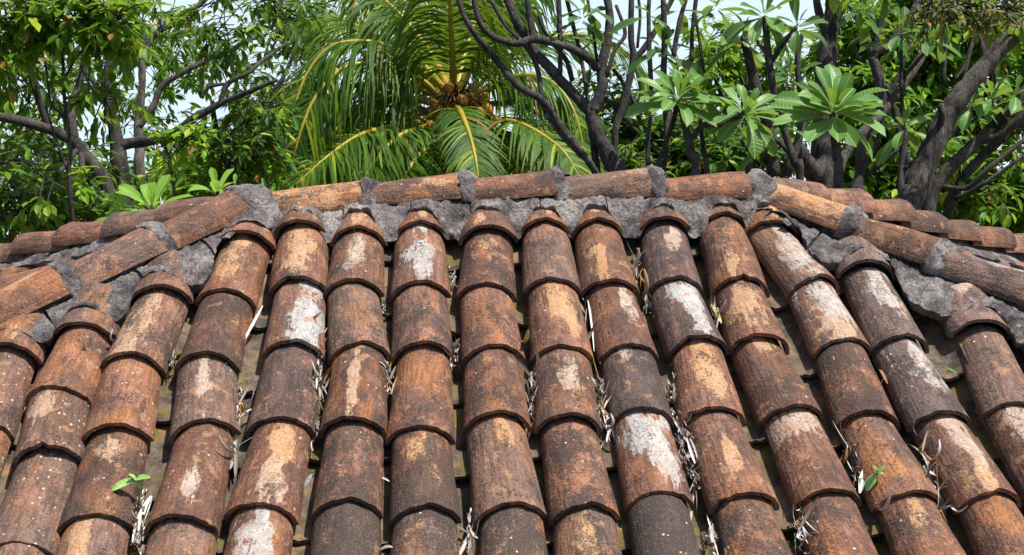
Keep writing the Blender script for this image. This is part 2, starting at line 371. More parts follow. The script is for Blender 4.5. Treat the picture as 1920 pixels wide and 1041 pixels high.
# lips measured along each column of cover tiles: cap, then rows 1..4
LIPS = {'X': [(149, 608), (101, 725), (79, 838), (19, 1012)], 'Y': [(294, 539), (240, 661), (210, 795), (169, 960)],
 'Z': [(453, 437), (418, 539), (383, 661), (379, 787), (334, 967)], 'A': [(560, 417), (557, 521), (543, 637), (522, 780), (484, 941)],
 'B': [(671, 426), (661, 523), (671, 641), (660, 783), (646, 936)], 'C': [(789, 416), (789, 526), (792, 642), (788, 796), (795, 947)],
 'D': [(917, 426), (913, 528), (927, 646), (934, 772), (960, 943)], 'E': [(1024, 412), (1038, 520), (1058, 646), (1069, 776), (1099, 945)],
 'F': [(1124, 412), (1148, 521), (1183, 641), (1208, 759), (1243, 917)], 'G': [(1249, 411), (1269, 518), (1315, 632), (1344, 761), (1404, 922)],
 'H': [(1363, 400), (1394, 520), (1432, 627), (1494, 757), (1562, 913)], 'I': [(1453, 412), (1532, 516), (1588, 630), (1637, 770), (1716, 918)],
 'J': [(1633, 492), (1695, 627), (1776, 772), (1866, 920)], 'K': [(1850, 604), (1915, 750)]}
# s soot, o orange, w pale specks, p / q pale patch (centre across, centre along, half width, half length, 0 ochre .. 1 grey white)
LOOK = {
 'A1': dict(s=.25, o=.3, p=(-.0, .72, .55, .3, .1), q=(-.1, .3, .4, .25, .15)), 'A2': dict(s=.2, o=.2, p=(.45, .45, .55, .75, 1)), 'A3': dict(s=.5, o=.15, w=.03),
 'A4': dict(s=.25, o=.25, p=(.25, .75, .4, .3, .05), q=(.1, .25, .4, .3, .35)), 'A5': dict(s=.15, o=.9, p=(-.05, .75, .6, .4, .9)),
 'Z1': dict(s=.35, o=.4, p=(-.15, .55, .4, .6, .05)), 'Z2': dict(s=.5, o=.55), 'Z3': dict(s=.25, o=.2, w=.08, p=(0, .6, .25, .5, .45)), 'Z4': dict(s=.25, o=.3, p=(.1, .35, .25, .2, .6)), 'Z5': dict(s=.3, o=.8),
 'Y1': dict(s=.5, o=.2, p=(-.3, .5, .6, .8, .25)), 'Y2': dict(s=.25, o=.8, w=.22), 'Y3': dict(s=.42, o=.5, p=(0, .8, .3, .15, .2)), 'Y4': dict(s=.4, o=.6, p=(-.2, .7, .3, .3, .1)),
 'X1': dict(s=.28, o=.7, w=.1), 'X2': dict(s=.3, o=.4, w=.4, p=(-.25, .7, .35, .4, .3)), 'X3': dict(s=.3, o=.4, w=.4), 'X4': dict(s=.4, o=.6), 'W1': dict(s=.3, o=.3, w=.7), 'W2': dict(s=.3, o=.5, w=.5),
 'B1': dict(s=.4, o=.25, p=(-.05, .62, .3, .45, .55)), 'B2': dict(s=.38, o=.5), 'B3': dict(s=.15, o=.75, w=.12, p=(-.1, .6, .22, .5, .3)), 'B4': dict(s=.66, o=.55, p=(.05, .85, .5, .14, .05)), 'B5': dict(s=.95, o=.3),
 'C1': dict(s=.25, o=.2, p=(.05, .7, .5, .5, .95)), 'C2': dict(s=.5, o=.4, w=.05), 'C3': dict(s=.3, o=.85, w=.08), 'C4': dict(s=.8, o=.7, p=(0, .75, .5, .2, .05), q=(.1, .3, .4, .15, .1)), 'C5': dict(s=.62, o=.5),
 'D1': dict(s=.45, o=.7, p=(0, .7, .35, .2, .05)), 'D2': dict(s=.4, o=.7), 'D3': dict(s=.45, o=.5), 'D4': dict(s=.4, o=.5, p=(.15, .88, .28, .16, 0)), 'D5': dict(s=.75, o=.9, w=.05),
 'E1': dict(s=.3, o=.25), 'E2': dict(s=.22, o=.6, p=(.05, .75, .4, .35, .05), q=(.4, .4, .3, .3, .05)), 'E3': dict(s=.35, o=.5, p=(.1, .55, .3, .3, .4)), 'E4': dict(s=.6, o=.5), 'E5': dict(s=.5, o=.5, p=(0, .65, .28, .35, .05)),
 'F1': dict(s=.2, o=.4, p=(-.25, .3, .3, .32, 0)), 'F2': dict(s=.25, o=.35, p=(.35, .7, .25, .3, .6)), 'F3': dict(s=.55, o=.1, p=(-.1, .8, .3, .15, .6)), 'F4': dict(s=.2, o=.4, p=(.0, .8, .8, .35, 1), q=(.35, .45, .35, .5, .8)), 'F5': dict(s=.95, o=.05),
 'G1': dict(s=.4, o=.1, p=(.2, .7, .3, .25, .5)), 'G2': dict(s=.25, o=.1, p=(.15, .8, .6, .25, .95), q=(.3, .5, .35, .45, .95)), 'G3': dict(s=.3, o=.5, p=(-.05, .7, .45, .4, 0), q=(.1, .35, .4, .3, .1)), 'G4': dict(s=.25, o=.3, p=(-.1, .45, .25, .22, .1)), 'G5': dict(s=.5, o=.9),
 'H1': dict(s=.35, o=.4, p=(-.3, .28, .25, .25, .05)), 'H2': dict(s=.42, o=.6, p=(-.05, .55, .5, .5, .15)), 'H3': dict(s=.3, o=.3, p=(-.0, .9, .3, .14, .1)), 'H4': dict(s=.22, o=.3, p=(-.1, .86, .7, .2, .5)), 'H5': dict(s=.35, o=.95),
 'I1': dict(s=.2, o=.55, p=(.1, .6, .6, .55, .8)), 'I2': dict(s=.12, o=.85, p=(.1, .65, .7, .4, .85), q=(0, .15, .7, .2, .35)), 'I3': dict(s=.55, o=.4), 'I4': dict(s=.35, o=.85), 'I5': dict(s=.35, o=.5, p=(-.15, .8, .3, .2, .05)),
 'J1': dict(s=.4, o=.05, p=(.15, .75, .5, .45, .8)), 'J2': dict(s=.35, o=.05, p=(.2, .75, .45, .4, .85)), 'J3': dict(s=.2, o=.35, p=(.1, .65, .35, .5, .5), q=(0, .2, .25, .2, .1)), 'J4': dict(s=.3, o=.95),
 'K0': dict(s=.35, o=.1, p=(-.2, .8, .45, .4, .5)), 'K1': dict(s=.3, o=.2), 'K2': dict(s=.3, o=.4, p=(0, .8, .5, .3, .5)),
 'Z0': dict(s=.45, o=.4), 'Y0': dict(s=.4, o=.35), 'X0': dict(s=.35, o=.5), 'J0': dict(s=.4, o=.1)}
HT = RL
cols = []
for c, l in LIPS.items(): cols.append([c, [on_plane(x, y, HT) for x, y in l]])
lo, hi = cols[0][1][0][0], 1.6
for k in range(9):                                        # the slope goes on to both sides beyond the picture
    u = -1.745 - .236 * k; s0 = DS * (-u - END) + .22; l = []
    while s0 < EAVE: l.append((u + rs.uniform(-.008, .008), s0)); s0 += .352
    cols.append([('W' if k == 0 else 'w%d' % k), l])
    u = 1.83 + .236 * k; s0 = DS * (u - END) + .25; l = []
    while s0 < EAVE: l.append((u + rs.uniform(-.008, .008), s0)); s0 += .352
    cols.append(['k%d' % k, l])
cols = [q for q in cols if len(q[1]) > 1]; centre = {}
for c, l in cols:
    if len(c) == 1 and c != 'W':
        du = 0
        while l[-1][1] < EAVE - .2: l.append((l[-1][0] + rs.uniform(-.01, .01), l[-1][1] + .352 + rs.uniform(-.012, .012)))
    centre[c] = l
    for i, (u, s) in enumerate(l):
        P = plane_pt(u, s, 0 if i else .008)
        key = '%s%d' % (c, i)
        if i == 0:
            tilt = .05 + rs.uniform(-.03, .05)
            tile('cap_tile', rs.choice(CAPT), P, -DN - N * tilt + UX * rs.uniform(-.05, .05), N, LOOK.get(key, dict(s=rs.uniform(.25, .45), o=rs.uniform(.3, .7), w=.03, p=(rs.uniform(-.3, .3), .2, .2, .12, .1))), roll=rs.uniform(-.05, .05))
        else:
            u2, s2 = l[i - 1]; d = plane_pt(u2, s2, 0) - P
            tile('cover_tile', rs.choice(COVER), P, d.normalized() - N * (.034 + rs.uniform(-.008, .012)) + UX * rs.uniform(-.012, .012), N, LOOK.get(key), roll=rs.uniform(-.035, .035))
order = sorted(cols, key=lambda q: q[1][-1][0])
def u_at(l, s):
    for (a, b), (c, d) in zip(l, l[1:]):
        if b <= s <= d: return a + (c - a) * (s - b) / (d - b)
    return l[0][0] if s < l[0][1] else l[-1][0]
for (ca, a), (cb, b) in zip(order, order[1:]):
    um = (a[-1][0] + b[-1][0]) / 2; top = max(0, DS * (abs(um) - END))
    s = top + rs.uniform(.24, .36)
    while s < EAVE + .05:
        u = (u_at(a, s) + u_at(b, s)) / 2; v = (u_at(a, s - .3) + u_at(b, s - .3)) / 2
        P = plane_pt(u + rs.uniform(-.008, .008), s, .046); Q = plane_pt(v, s - .35, .03)
        tile('pan_tile', rs.choice(PAN), P, Q - P, N, dict(s=.4), roll=rs.uniform(-.05, .05)); s += .352 + rs.uniform(-.03, .03)
# side slopes
SG = math.atan2(HB, 1)
for sg in (-1, 1):
    dn = Vector((sg * math.cos(SG), 0, -math.sin(SG))); nn = Vector((sg * math.sin(SG), 0, math.cos(SG)))
    for k in range(-6, 8):
        y = .236 * k + .06; t = abs(y) / HA; P0 = Vector((sg * (END + t), y, -HB * t)); s = .3; first = True
        yp = y + .118; tp = abs(yp) / HA; Pp = Vector((sg * (END + tp), yp, -HB * tp)); sp_ = .33
        while s < 1.9:
            P = P0 + dn * s + nn * (-.055)
            tile('cover_tile', rs.choice(CAPT if first else COVER), P, -dn - nn * .034, nn, dict(s=rs.uniform(.15, .45), o=rs.uniform(.4, .9), w=.05, p=(rs.uniform(-.3, .3), .5, .6, .7, rs.uniform(0, .25)) if rs.random() < .3 else None), roll=rs.uniform(-.04, .04))
            tile('pan_tile', rs.choice(PAN), Pp + dn * sp_ + nn * .0, -dn - nn * .034, nn, dict(s=.4))
            s += .352; sp_ += .352; first = False
# boarding under the tiles and plain walls below
def slab(name, pts, th, m):
    b = MB(); n = (pts[1] - pts[0]).cross(pts[2] - pts[0]).normalized()
    if n.z < 0: n = -n
    k = len(pts); b.v = [p for p in pts] + [p - n * th for p in pts]
    b.f = [tuple(range(k)), tuple(range(2 * k - 1, k - 1, -1))] + [(i, k + i, k + (i + 1) % k, (i + 1) % k) for i in range(k)]
    return b.build(name, m, roof, False)
dz = Vector((0, 0, -.085)); EX = END + EAVE / DS; EY = HA / DS * EAVE; EZ = -HB / DS * EAVE
c4 = {(a, b): Vector((a * EX, b * EY, EZ)) + dz for a in (-1, 1) for b in (-1, 1)}; e2 = {a: Vector((a * END, 0, 0)) + dz for a in (-1, 1)}
slab('roof_boarding', [e2[-1], e2[1], c4[1, -1], c4[-1, -1]], .03, M['deck']); slab('roof_boarding', [e2[-1], e2[1], c4[1, 1], c4[-1, 1]], .03, M['deck'])
for a in (-1, 1): slab('roof_boarding', [e2[a], c4[a, -1], c4[a, 1]], .03, M['deck'])
for x0, x1, y0, y1 in ((-EX + .5, EX - .5, -EY + .45, -EY + .65), (-EX + .5, EX - .5, EY - .65, EY - .45), (-EX + .5, -EX + .7, -EY + .66, EY - .66), (EX - .7, EX - .5, -EY + .66, EY - .66)):
    b = MB(); z0, z1 = -3.3, EZ - .08
    b.v = [Vector((x, y, z)) for z in (z0, z1) for x, y in ((x0, y0), (x1, y0), (x1, y1), (x0, y1))]
    b.f = [(3, 2, 1, 0), (4, 5, 6, 7)] + [(i, (i + 1) % 4, 4 + (i + 1) % 4, 4 + i) for i in range(4)]
    b.build('wall', M['wall'], roof, False)

# ------------------------------------------------------------------ ridge and hip tiles, mortar
def on_ridge(x, y):                                       # point of the vertical plane through the ridge
    r = ray(x, y); t = -CAM.y / r.y; P = CAM + r * t; return P.x, P.z
ridge_px = [((505, 356), (686, 335)), ((700, 341), (869, 320)), ((880, 336), (1042, 315)), ((1062, 331), (1221, 313)), ((1234, 329), (1398, 317))]
ridge_look = [dict(s=.45, o=.8, p=(-.2, .6, .6, .6, 0)), dict(s=.35, o=.55, p=(-.5, .2, .3, .25, .05)), dict(s=.4, o=.35), dict(s=.35, o=.6, p=(-.1, .15, .3, .12, .1)), dict(s=.3, o=.9)]
joints = []; segs = []
ZUP = Vector((0, 0, 1))
for i, ((xa, ya), (xb, yb)) in enumerate(ridge_px):
    x0, z0 = on_ridge(xa - 14, ya + 2); x1, z1 = on_ridge(xb, yb)
    r0, r1 = .104, .088; P = Vector((x1, -.005, z1 - r0)); Q = Vector((x0, -.005, z0 - r1))
    me = tile_mesh('ridge_tile', M['tile'], 90 + i, (Q - P).length, r0, r1, arc=84, nl=9)
    tile('ridge_tile', me, P, Q - P, ZUP, ridge_look[i], roll=rs.uniform(-.06, .06)); joints.append((P, (P - Q).normalized())); segs.append((P, Q))
hip_look = {(-1, -1): [dict(s=.25, o=.35), dict(s=.3, o=.45), dict(s=.22, o=.6, p=(.1, .3, .3, .2, .1)), dict(s=.3, o=.5)],
            (1, -1): [dict(s=.3, o=1, p=(.1, .5, .9, .7, 0), q=(.3, .2, .5, .4, 0)), dict(s=.35, o=.75, p=(.35, .5, .35, .6, .1)), dict(s=.3, o=.1, p=(.4, .5, .4, .8, 1)), dict(s=.35, o=.3)]}
def hip_line(sx, sy, t, h=0): return Vector((sx * (END + t), sy * HA * t, h - HB * t))
HJ = []
for sx in (-1, 1):
    for sy in (-1, 1):
        d = (hip_line(sx, sy, 1) - hip_line(sx, sy, 0)).normalized()
        step = (.372 if sx < 0 else .36) if sy < 0 else .35
        hb = (.058 if sx < 0 else .058) if sy < 0 else (.03 if sx < 0 else .06)
        for k in range(11):
            a = .0 + step * k + (.12 if sy < 0 and sx < 0 else .04 if sy < 0 else .2 if sx < 0 else .08); j = rs.uniform(-.006, .006)
            lift = .016 if sy < 0 else rs.uniform(.02, .04)
            if sx < 0 and sy < 0:                          # wide end up the hip, its mouth sealed with mortar
                P = hip_line(sx, sy, 0, hb) + d * a + ZUP * lift; Q = hip_line(sx, sy, 0, hb) + d * (a + .395); Pj, dj = P, -d
            else:
                Q = hip_line(sx, sy, 0, hb) + d * (a - .03); P = hip_line(sx, sy, 0, hb) + d * (a + step) + ZUP * lift; Pj, dj = P, d
            Pk = P + Vector((j, 0, 0)); L = (Q - Pk).length
            me = RIDGE[k % 5] if sy > 0 else tile_mesh('hip_tile', M['tile'], 110 + k + (20 if sx > 0 else 0), L, .1, .084, arc=84, nl=9)
            lk = hip_look.get((sx, sy), []); lk = lk[k] if k < len(lk) else dict(s=rs.uniform(.3, .55), o=rs.uniform(.2, .6), w=.08)
            tile('hip_tile', me, Pk, Q - Pk, ZUP, lk, roll=rs.uniform(-.05, .05))
            if sy < 0 and k < 6: HJ.append((Pj, dj))
def rough(p, amp, sc_=22, seed=0):
    q = p * sc_ + Vector((seed, 0, 0))
    return Vector((mnoise.noise(q), mnoise.noise(q + Vector((7, 3, 1))), mnoise.noise(q + Vector((2, 9, 5))))) * amp
def collar(P, d, r=.106, wid=.05, arc=95, seed=0, big=0):
    """lumpy fillet of mortar closing the mouth of a ridge tile, d points out of the mouth"""
    d = d.normalized(); x = d.cross(ZUP).normalized(); z = x.cross(d); b = MB(); rows = []; n = 26
    prof = [(-.014, -.003), (-.008, .003), (.0, .005), (wid * .3, .003), (wid * .6, -.002), (wid * .9, -.01), (wid * 1.1, -.026)]
    for i in range(n):
        a = R(arc) * (2 * i / (n - 1) - 1); row = []
        for q, h in prof:
            ww = 1 + .7 * mnoise.noise(Vector((a * 2, seed * 3.1, 0)))
            p = P + d * (q * ww) + (x * math.sin(a) + z * math.cos(a)) * (r + h)
            row.append(p + rough(p, .005, 26, seed) + rough(p, .004, 80, seed))
        rows.append(row)
    b.grid(rows); b.grid([list(reversed([p - (p - P).normalized() * .03 for p in r])) for r in rows])
    b.build('mortar', M['mortar'], roof, True, 50)
for i, (P, d) in enumerate(joints[:-1]): collar(P, d, .104, .048, 92, i)
for i, (P, d) in enumerate(HJ): collar(P, d, .1, .05, 96, 20 + i)
covers_u = sorted(l[0][0] for c, l in cols if len(c) == 1)
def near_cover(u, s):
    best = 9
    for c, l in cols:
        if l[0][1] - .28 < s + .3: best = min(best, abs(u - u_at(l, max(s, l[0][1]))))
    return best
def band(pathfn, t0, t1, seed, nt=30, nv=12):
    """slab of mortar: pathfn(t, v) gives a surface point and its outward normal"""
    b = MB(); rows = []; bot = []
    for i in range(nt + 1):
        t = t0 + (t1 - t0) * i / nt; row = []; rb = []
        for j in range(nv + 1):
            v = j / nv; p, n = pathfn(t, v)
            e = 1 if 0 < i < nt else .3
            q = p + n * (mnoise.noise(p * 14 + Vector((seed, 0, 0))) * .014 + mnoise.noise(p * 45) * .008 + mnoise.noise(p * 120) * .006) + rough(p, .006 * e, 40, seed)
            if j == 0 or i in (0, nt): q -= n * .004
            row.append(q); rb.append(p - n * .05)
        rows.append(row); bot.append(rb)
    b.grid(rows); edge = [r[-1] for r in rows]
    b.grid([[r[-1] for r in rows], [r[-1] for r in bot]]); b.grid([[r[0] for r in bot], [r[0] for r in rows]])
    b.grid([rows[0], bot[0]]); b.grid([bot[-1], rows[-1]])
    b.build('mortar', M['mortar'], roof, True, 55)
def axis_z(u):
    for P, Q in segs:
        if Q.x <= u <= P.x: return Q.z + (P.z - Q.z) * (u - Q.x) / (P.x - Q.x)
    return segs[0][1].z if u < 0 else segs[-1][0].z
def ridge_path(u, v):
    d = near_cover(u, 0); w_ = sstep(.03, .105, d); zr = on_ridge_z(u)
    jag = mnoise.noise(Vector((u * 18, 3, 0))) * .016 + mnoise.noise(Vector((u * 50, 3, 0))) * .007
    s1 = .115 + .1 * w_ + jag; h1 = .12 - .085 * w_
    a = Vector((u, -.068, zr)); e = plane_pt(u, s1, h1); m_ = plane_pt(u, s1 * .7, .125 - .02 * w_)
    p = a * (1 - v) ** 2 + m_ * 2 * v * (1 - v) + e * v * v
    t = -a * 2 * (1 - v) + m_ * 2 * (1 - 2 * v) + e * 2 * v; t.x = 0
    n = UX.cross(t.normalized()); n = n if n.z > 0 or n.y < 0 else -n
    return p, n.normalized()
tops = [(P.x, P.z) for P, d in joints]
def on_ridge_z(u):
    return .024 + min(axis_z(u - .05), axis_z(u + .05))
cuts = [-.93, -.66, -.4, -.17, .1, .36, .6, .84, 1.0]
for i in range(len(cuts) - 1): band(ridge_path, cuts[i] + .0025, cuts[i + 1] - .0025, i)
def hip_path(sx):
    hd = (hip_line(sx, -1, 1) - hip_line(sx, -1, 0)).normalized()
    out = hd.cross(N); out = out if out.y < 0 else -out
    def reach(t):
        H = hip_line(sx, -1, t, 0); o = .1
        lim = (.29 if sx < 0 else .26) + mnoise.noise(Vector((t * 12, 8, sx))) * .035 + mnoise.noise(Vector((t * 40, 8, sx))) * .012
        while o < lim:
            q = H + out * o; u, s_ = q.x, q.dot(DN)
            if any(abs(u - l[0][0]) < .088 and s_ > l[0][1] - .1 - .05 * (abs(u - l[0][0]) / .1) ** 2 * -1 for c, l in cols): break
            o += .006
        return o
    memo = {}
    def far_(t):
        k = round(t * 500)
        if k not in memo: memo[k] = sum(reach(t + e) for e in (-.03, -.02, -.01, 0, .01, .02, .03)) / 7
        return memo[k]
    def f(t, v):
        H = hip_line(sx, -1, t, 0); far = far_(t) + mnoise.noise(Vector((t * 60, 2, sx))) * .006
        q = H + out * far; w_ = sstep(.03, .11, min(abs(q.x - u_at(l, q.dot(DN))) for c, l in cols))
        a = H + out * .066 + ZUP * .08; e = H + out * far + N * (.116 - .04 * w_); m_ = H + out * (.085 + far) * .52 + N * (.124 - .01 * w_)
        p = a * (1 - v) ** 2 + m_ * 2 * v * (1 - v) + e * v * v
        tt = -a * 2 * (1 - v) + m_ * 2 * (1 - 2 * v) + e * 2 * v
        n = hd.cross(tt.normalized()); n = n if n.z > 0 else -n
        return p, n.normalized()
    return f
for sx in (-1, 1):
    c = [.03, .26, .47, .74, .98, 1.3, 1.62]
    for i in range(len(c) - 1): band(hip_path(sx), c[i] + .004, c[i + 1] - .004, 40 + i + 9 * sx)
# bedding that fills the ridge and the front hips from inside
def bed(pts, r):
    b = MB(); b.tube(pts, [r] * len(pts), 10, .15); b.build('mortar', M['mortar'], roof)
bed([Vector((u, 0, min(axis_z(u - .04), axis_z(u + .04)) + .0)) for u in [-.9 + .06 * k for k in range(31)]], .076)
for sx in (-1, 1): bed([hip_line(sx, -1, .05 + .08 * k, .03) for k in range(32)], .07)
for sx in (-1, 1): bed([hip_line(sx, 1, .05 + .08 * k, .02) for k in range(32)], .078)
# back hips: fillet facing the side slope
def back_path(sx):
    sn = Vector((sx * math.sin(SG), 0, math.cos(SG))); hd = (hip_line(sx, 1, 1) - hip_line(sx, 1, 0)).normalized()
    out = hd.cross(sn); out = out if out.y < 0 else -out
    def f(t, v):
        H = hip_line(sx, 1, t, 0); far = .16 + .04 * mnoise.noise(Vector((t * 9, 1, sx)))
        a = H + out * .075 + ZUP * .075; e = H + out * far + sn * .045
        p = a.lerp(e, v); n = hd.cross((e - a).normalized()); n = n if n.z > 0 else -n
        return p, n
    return f
for sx in (-1, 1):
    c = [.03, .4, .8, 1.2, 1.7]
    for i in range(len(c) - 1): band(back_path(sx), c[i] + .004, c[i + 1] - .004, 70 + i + 9 * sx, 14, 5)
def blob(P, rx, ry, rz, seed):
    b = MB(); rows = []
    for i in range(15):
        th = math.pi * .5 * i / 14 + 0; row = []
        th = math.pi * .62 * i / 14 + .02
        for k in range(28):
            a = 2 * math.pi * k / 28; q = Vector((rx * math.sin(th) * math.cos(a), ry * math.sin(th) * math.sin(a), rz * math.cos(th)))
            p = P + q; row.append(p + rough(p, .016, 11, seed) + rough(p, .007, 45, seed))
        rows.append(row)
    b.grid(rows, True); b.f.append(tuple(range(28))); b.build('mortar', M['mortar'], roof, True, 60)
x0, z0 = on_ridge(472, 350); blob(Vector((x0 - .01, -.03, z0 - .145)), .17, .17, .15, 3)
x0, z0 = on_ridge(1412, 320); blob(Vector((x0 + .02, -.01, z0 - .12)), .085, .13, .125, 5)

# ------------------------------------------------------------------ vegetation builders
def px(d): return FPX / d                                  # photograph pixels per metre at depth d
def base_pt(p): return Vector((p.x, p.y, gz(p.x, p.y) - .15))
def limb(b, pts, sub=5, n=8, rough_=.18, seed=0):
    """pts: (x, y, depth, half width in photograph pixels)"""
    P = [at(x, y, d) for x, y, d, r in pts]; ra = [r / px(d) for x, y, d, r in pts]
    q, r = spline(P, ra, sub); b.tube(q, r, n, rough_, True, seed); return q
def grown(b, pts, **k):
    """a stem that goes on down to the ground below its first point"""
    P = [at(x, y, d) for x, y, d, r in pts]; ra = [r / px(d) for x, y, d, r in pts]
    g = base_pt(P[0] + (P[0] - P[1]) * .3); q, r = spline([g, (g + P[0]) / 2 + Vector((.03, 0, 0))] + P, [ra[0] * 1.5, ra[0] * 1.15] + ra, k.get('sub', 5))
    b.tube(q, r, k.get('n', 9), k.get('rough_', .18), True, k.get('seed', 0)); return g
def leaf_to(b, P, d, up, L, W, bend=.25, seg=2):
    """one leaf: blade along d, folded on its midrib and bent down"""
    d = d.normalized(); x = d.cross(up)
    if x.length < 1e-4: x = d.orthogonal()
    x.normalize(); n = x.cross(d); k = len(b.v)
    rows = ((.28, .8, .08), (.62, .95, .4)); b.v.append(P)
    for f, w_, bd in rows:
        m_ = P + d * L * f - n * L * bend * bd
        b.v += [m_ - x * W * .5 * w_ + n * W * .14, m_, m_ + x * W * .5 * w_ + n * W * .14]
    b.v.append(P + d * L * .97 - n * L * bend)
    b.f += [(k, k + 2, k + 1), (k, k + 3, k + 2), (k + 1, k + 2, k + 5, k + 4), (k + 2, k + 3, k + 6, k + 5), (k + 4, k + 5, k + 7), (k + 5, k + 6, k + 7)]
def rdir(rd, zlo=-1, zhi=1):
    a = rd.uniform(0, 2 * math.pi); z = rd.uniform(zlo, zhi); r = math.sqrt(max(0, 1 - z * z)); return Vector((r * math.cos(a), r * math.sin(a), z))
def clump(b, tw, rd, C, rx, ry, rz, n, L, W, hang=.3, per=6, twl=.35):
    """leafy shoots spread through an uneven ellipsoid; tw collects the twigs"""
    for i in range(n):
        v = rdir(rd) * rd.random() ** .4
        g = mnoise.noise(C + Vector((v.x * rx, v.y * ry, v.z * rz)) * 1.3)
        if g < -.12 and rx > .45: continue
        p = C + Vector((v.x * rx, v.y * ry, v.z * rz)); a = (Vector((v.x, v.y, v.z * .5)) + rdir(rd) * .8 + Vector((0, 0, .15))).normalized()
        ln = twl * rd.uniform(.6, 1.3); e = p + a * ln - Vector((0, 0, ln * .15))
        if tw is not None and rd.random() < .5: tw.tube([p - a * ln * .8, (p + e) / 2 + Vector((0, 0, ln * .08)), e], [.007, .005, .003], 4, 0, False)
        for j in range(per):
            f = (j + .5) / per; q = p.lerp(e, .25 + .75 * f); sd = rdir(rd, -.6, .6)
            dd = (a * (.35 + .6 * f) + sd * .9 - Vector((0, 0, hang * rd.uniform(.5, 1.5)))).normalized()
            s = rd.uniform(.65, 1.15); leaf_to(b, q, dd, Vector((rd.uniform(-.4, .4), rd.uniform(-.4, .4), 1)), L * s, W * s, rd.uniform(.05, .4))
def foliage_tree(name, label, stems, branches, clumps, bark, leaf, L, W, hang=.3, per=6, twl=.35, seed=0, group=None, dens=1.0, cat='tree'):
    """stems / branches: limb point lists; clumps: (x, y, depth, rx, ry px, shoots)"""
    rd = random.Random(seed); t0 = at(*stems[0][0][:3]); t = empty(name, base_pt(t0)); tag(t, label, cat, group)
    for s in stems:
        b = MB(); grown(b, s, seed=seed); b.build('trunk', bark, t)
    for s in branches:
        b = MB(); limb(b, s, seed=seed); b.build('branch', bark, t)
    b, tw = MB(), MB()
    for x, y, d, rx, ry, n in clumps:
        k = px(d); clump(b, tw, rd, at(x, y, d), rx / k, (rx + ry) * .5 / k, ry / k, int(n * dens * 1.9), L, W, hang, per, twl)
    if b.f: b.build('crown', leaf, t, False)
    if tw.f: tag(tw.build('twigs', bark, t), kind='stuff')
    return t

# ---- left: mango trees over the lake
D1, D2, D3, D4 = 10.5, 11.5, 13.5, 12
foliage_tree('mango_tree', 'grey mango tree whose thick limb arches left behind the left hip', [[(212, 400, D1, 13), (190, 330, D1, 13), (150, 280, D1, 12), (140, 263, D1, 11)]],
  [[(142, 268, D1, 11), (110, 250, D1, 10), (60, 233, D1 - .2, 10), (0, 219, D1 - .4, 9), (-70, 205, D1 - .6, 8)],
   [(140, 265, D1, 9), (133, 200, D1 + .1, 8), (147, 165, D1 + .2, 8), (160, 100, D1 + .3, 7), (165, 40, D1 + .3, 5), (180, -40, D1 + .3, 4)],
   [(92, 243, D1, 8), (73, 187, D1 - .1, 7), (60, 140, D1 - .2, 7), (60, 95, D1, 5), (40, 30, D1, 4)],
   [(148, 276, D1, 5), (100, 330, D1 - .4, 4), (40, 300, D1 - .8, 3), (-10, 310, D1 - 1, 3)],
   [(152, 285, D1, 6), (150, 330, D1 - .4, 5), (90, 365, D1 - .6, 4), (20, 350, D1 - .7, 3)]],
  [(60, 310, D1 + .9, 130, 60, 50), (20, 390, D1 - .8, 90, 45, 40), (100, 150, D1 + 1, 110, 50, 28), (110, 345, D1 + .6, 70, 50, 26), (30, 130, D1 + .6, 60, 50, 18), (160, 390, D1 - .4, 80, 30, 30)],
  M['bark_grey'], M['mango'], .17, .055, .5, 7, .3, 11)
foliage_tree('mango_tree', 'upright dark mango trunk forking into a long branch towards the palm', [[(226, 330, D2, 17), (222, 285, D2, 15), (214, 240, D2, 12), (203, 185, D2, 10), (201, 140, D2, 9), (212, 80, D2, 7), (232, -10, D2, 5)]],
  [[(225, 272, D2, 11), (250, 268, D2, 10), (290, 262, D2 - .1, 10), (333, 246, D2 - .2, 9), (367, 220, D2 - .3, 8), (417, 193, D2 - .3, 6), (467, 172, D2 - .4, 5), (520, 150, D2 - .5, 3)],
   [(206, 205, D2, 7), (180, 160, D2 + .2, 6), (150, 120, D2 + .3, 6), (110, 85, D2 + .3, 6), (60, 66, D2 + .4, 5), (0, 50, D2 + .5, 4)],
   [(412, 196, D2 - .3, 5), (428, 156, D2 - .3, 5), (467, 136, D2 - .3, 4), (494, 112, D2 - .2, 4), (540, 80, D2, 3)],
   [(378, 185, D2 - .3, 3), (392, 163, D2 - .3, 4), (428, 157, D2 - .3, 3)]],
  [(440, 55, D2 + .3, 115, 58, 80), (490, 200, D2 + .4, 36, 40, 14), (430, 232, D2 + .5, 90, 24, 34), (250, 45, D2 + .8, 70, 40, 22), (455, 275, D2 + .4, 50, 50, 30), (530, 15, D2 + .5, 40, 30, 12)],
  M['bark_grey'], M['mango'], .17, .052, .5, 7, .3, 12)
foliage_tree('mango_tree', 'pale barked tree forking behind the upright mango trunk', [[(262, 330, D3, 11), (262, 285, D3, 9), (259, 235, D3, 8), (266, 165, D3, 7), (266, 105, D3, 7)]],
  [[(266, 110, D3, 8), (285, 70, D3, 7), (320, 45, D3, 6), (375, 8, D3, 5), (420, -40, D3, 4)], [(258, 240, D3, 8), (287, 200, D3, 7), (303, 163, D3, 6), (340, 137, D3, 6), (390, 113, D3, 5), (425, 95, D3, 4), (480, 70, D3, 3)],
   [(110, 200, D3, 6), (90, 160, D3, 6), (70, 130, D3, 5)]],
  [(310, 15, D3 + .5, 120, 34, 36), (340, 285, D3 + .8, 110, 26, 28), (250, 345, D3 + .5, 150, 38, 60), (180, 110, D3 + .6, 50, 50, 14), (430, 330, D3, 120, 50, 80)],
  M['bark_pale'], M['mango2'], .18, .062, .4, 7, .3, 13)
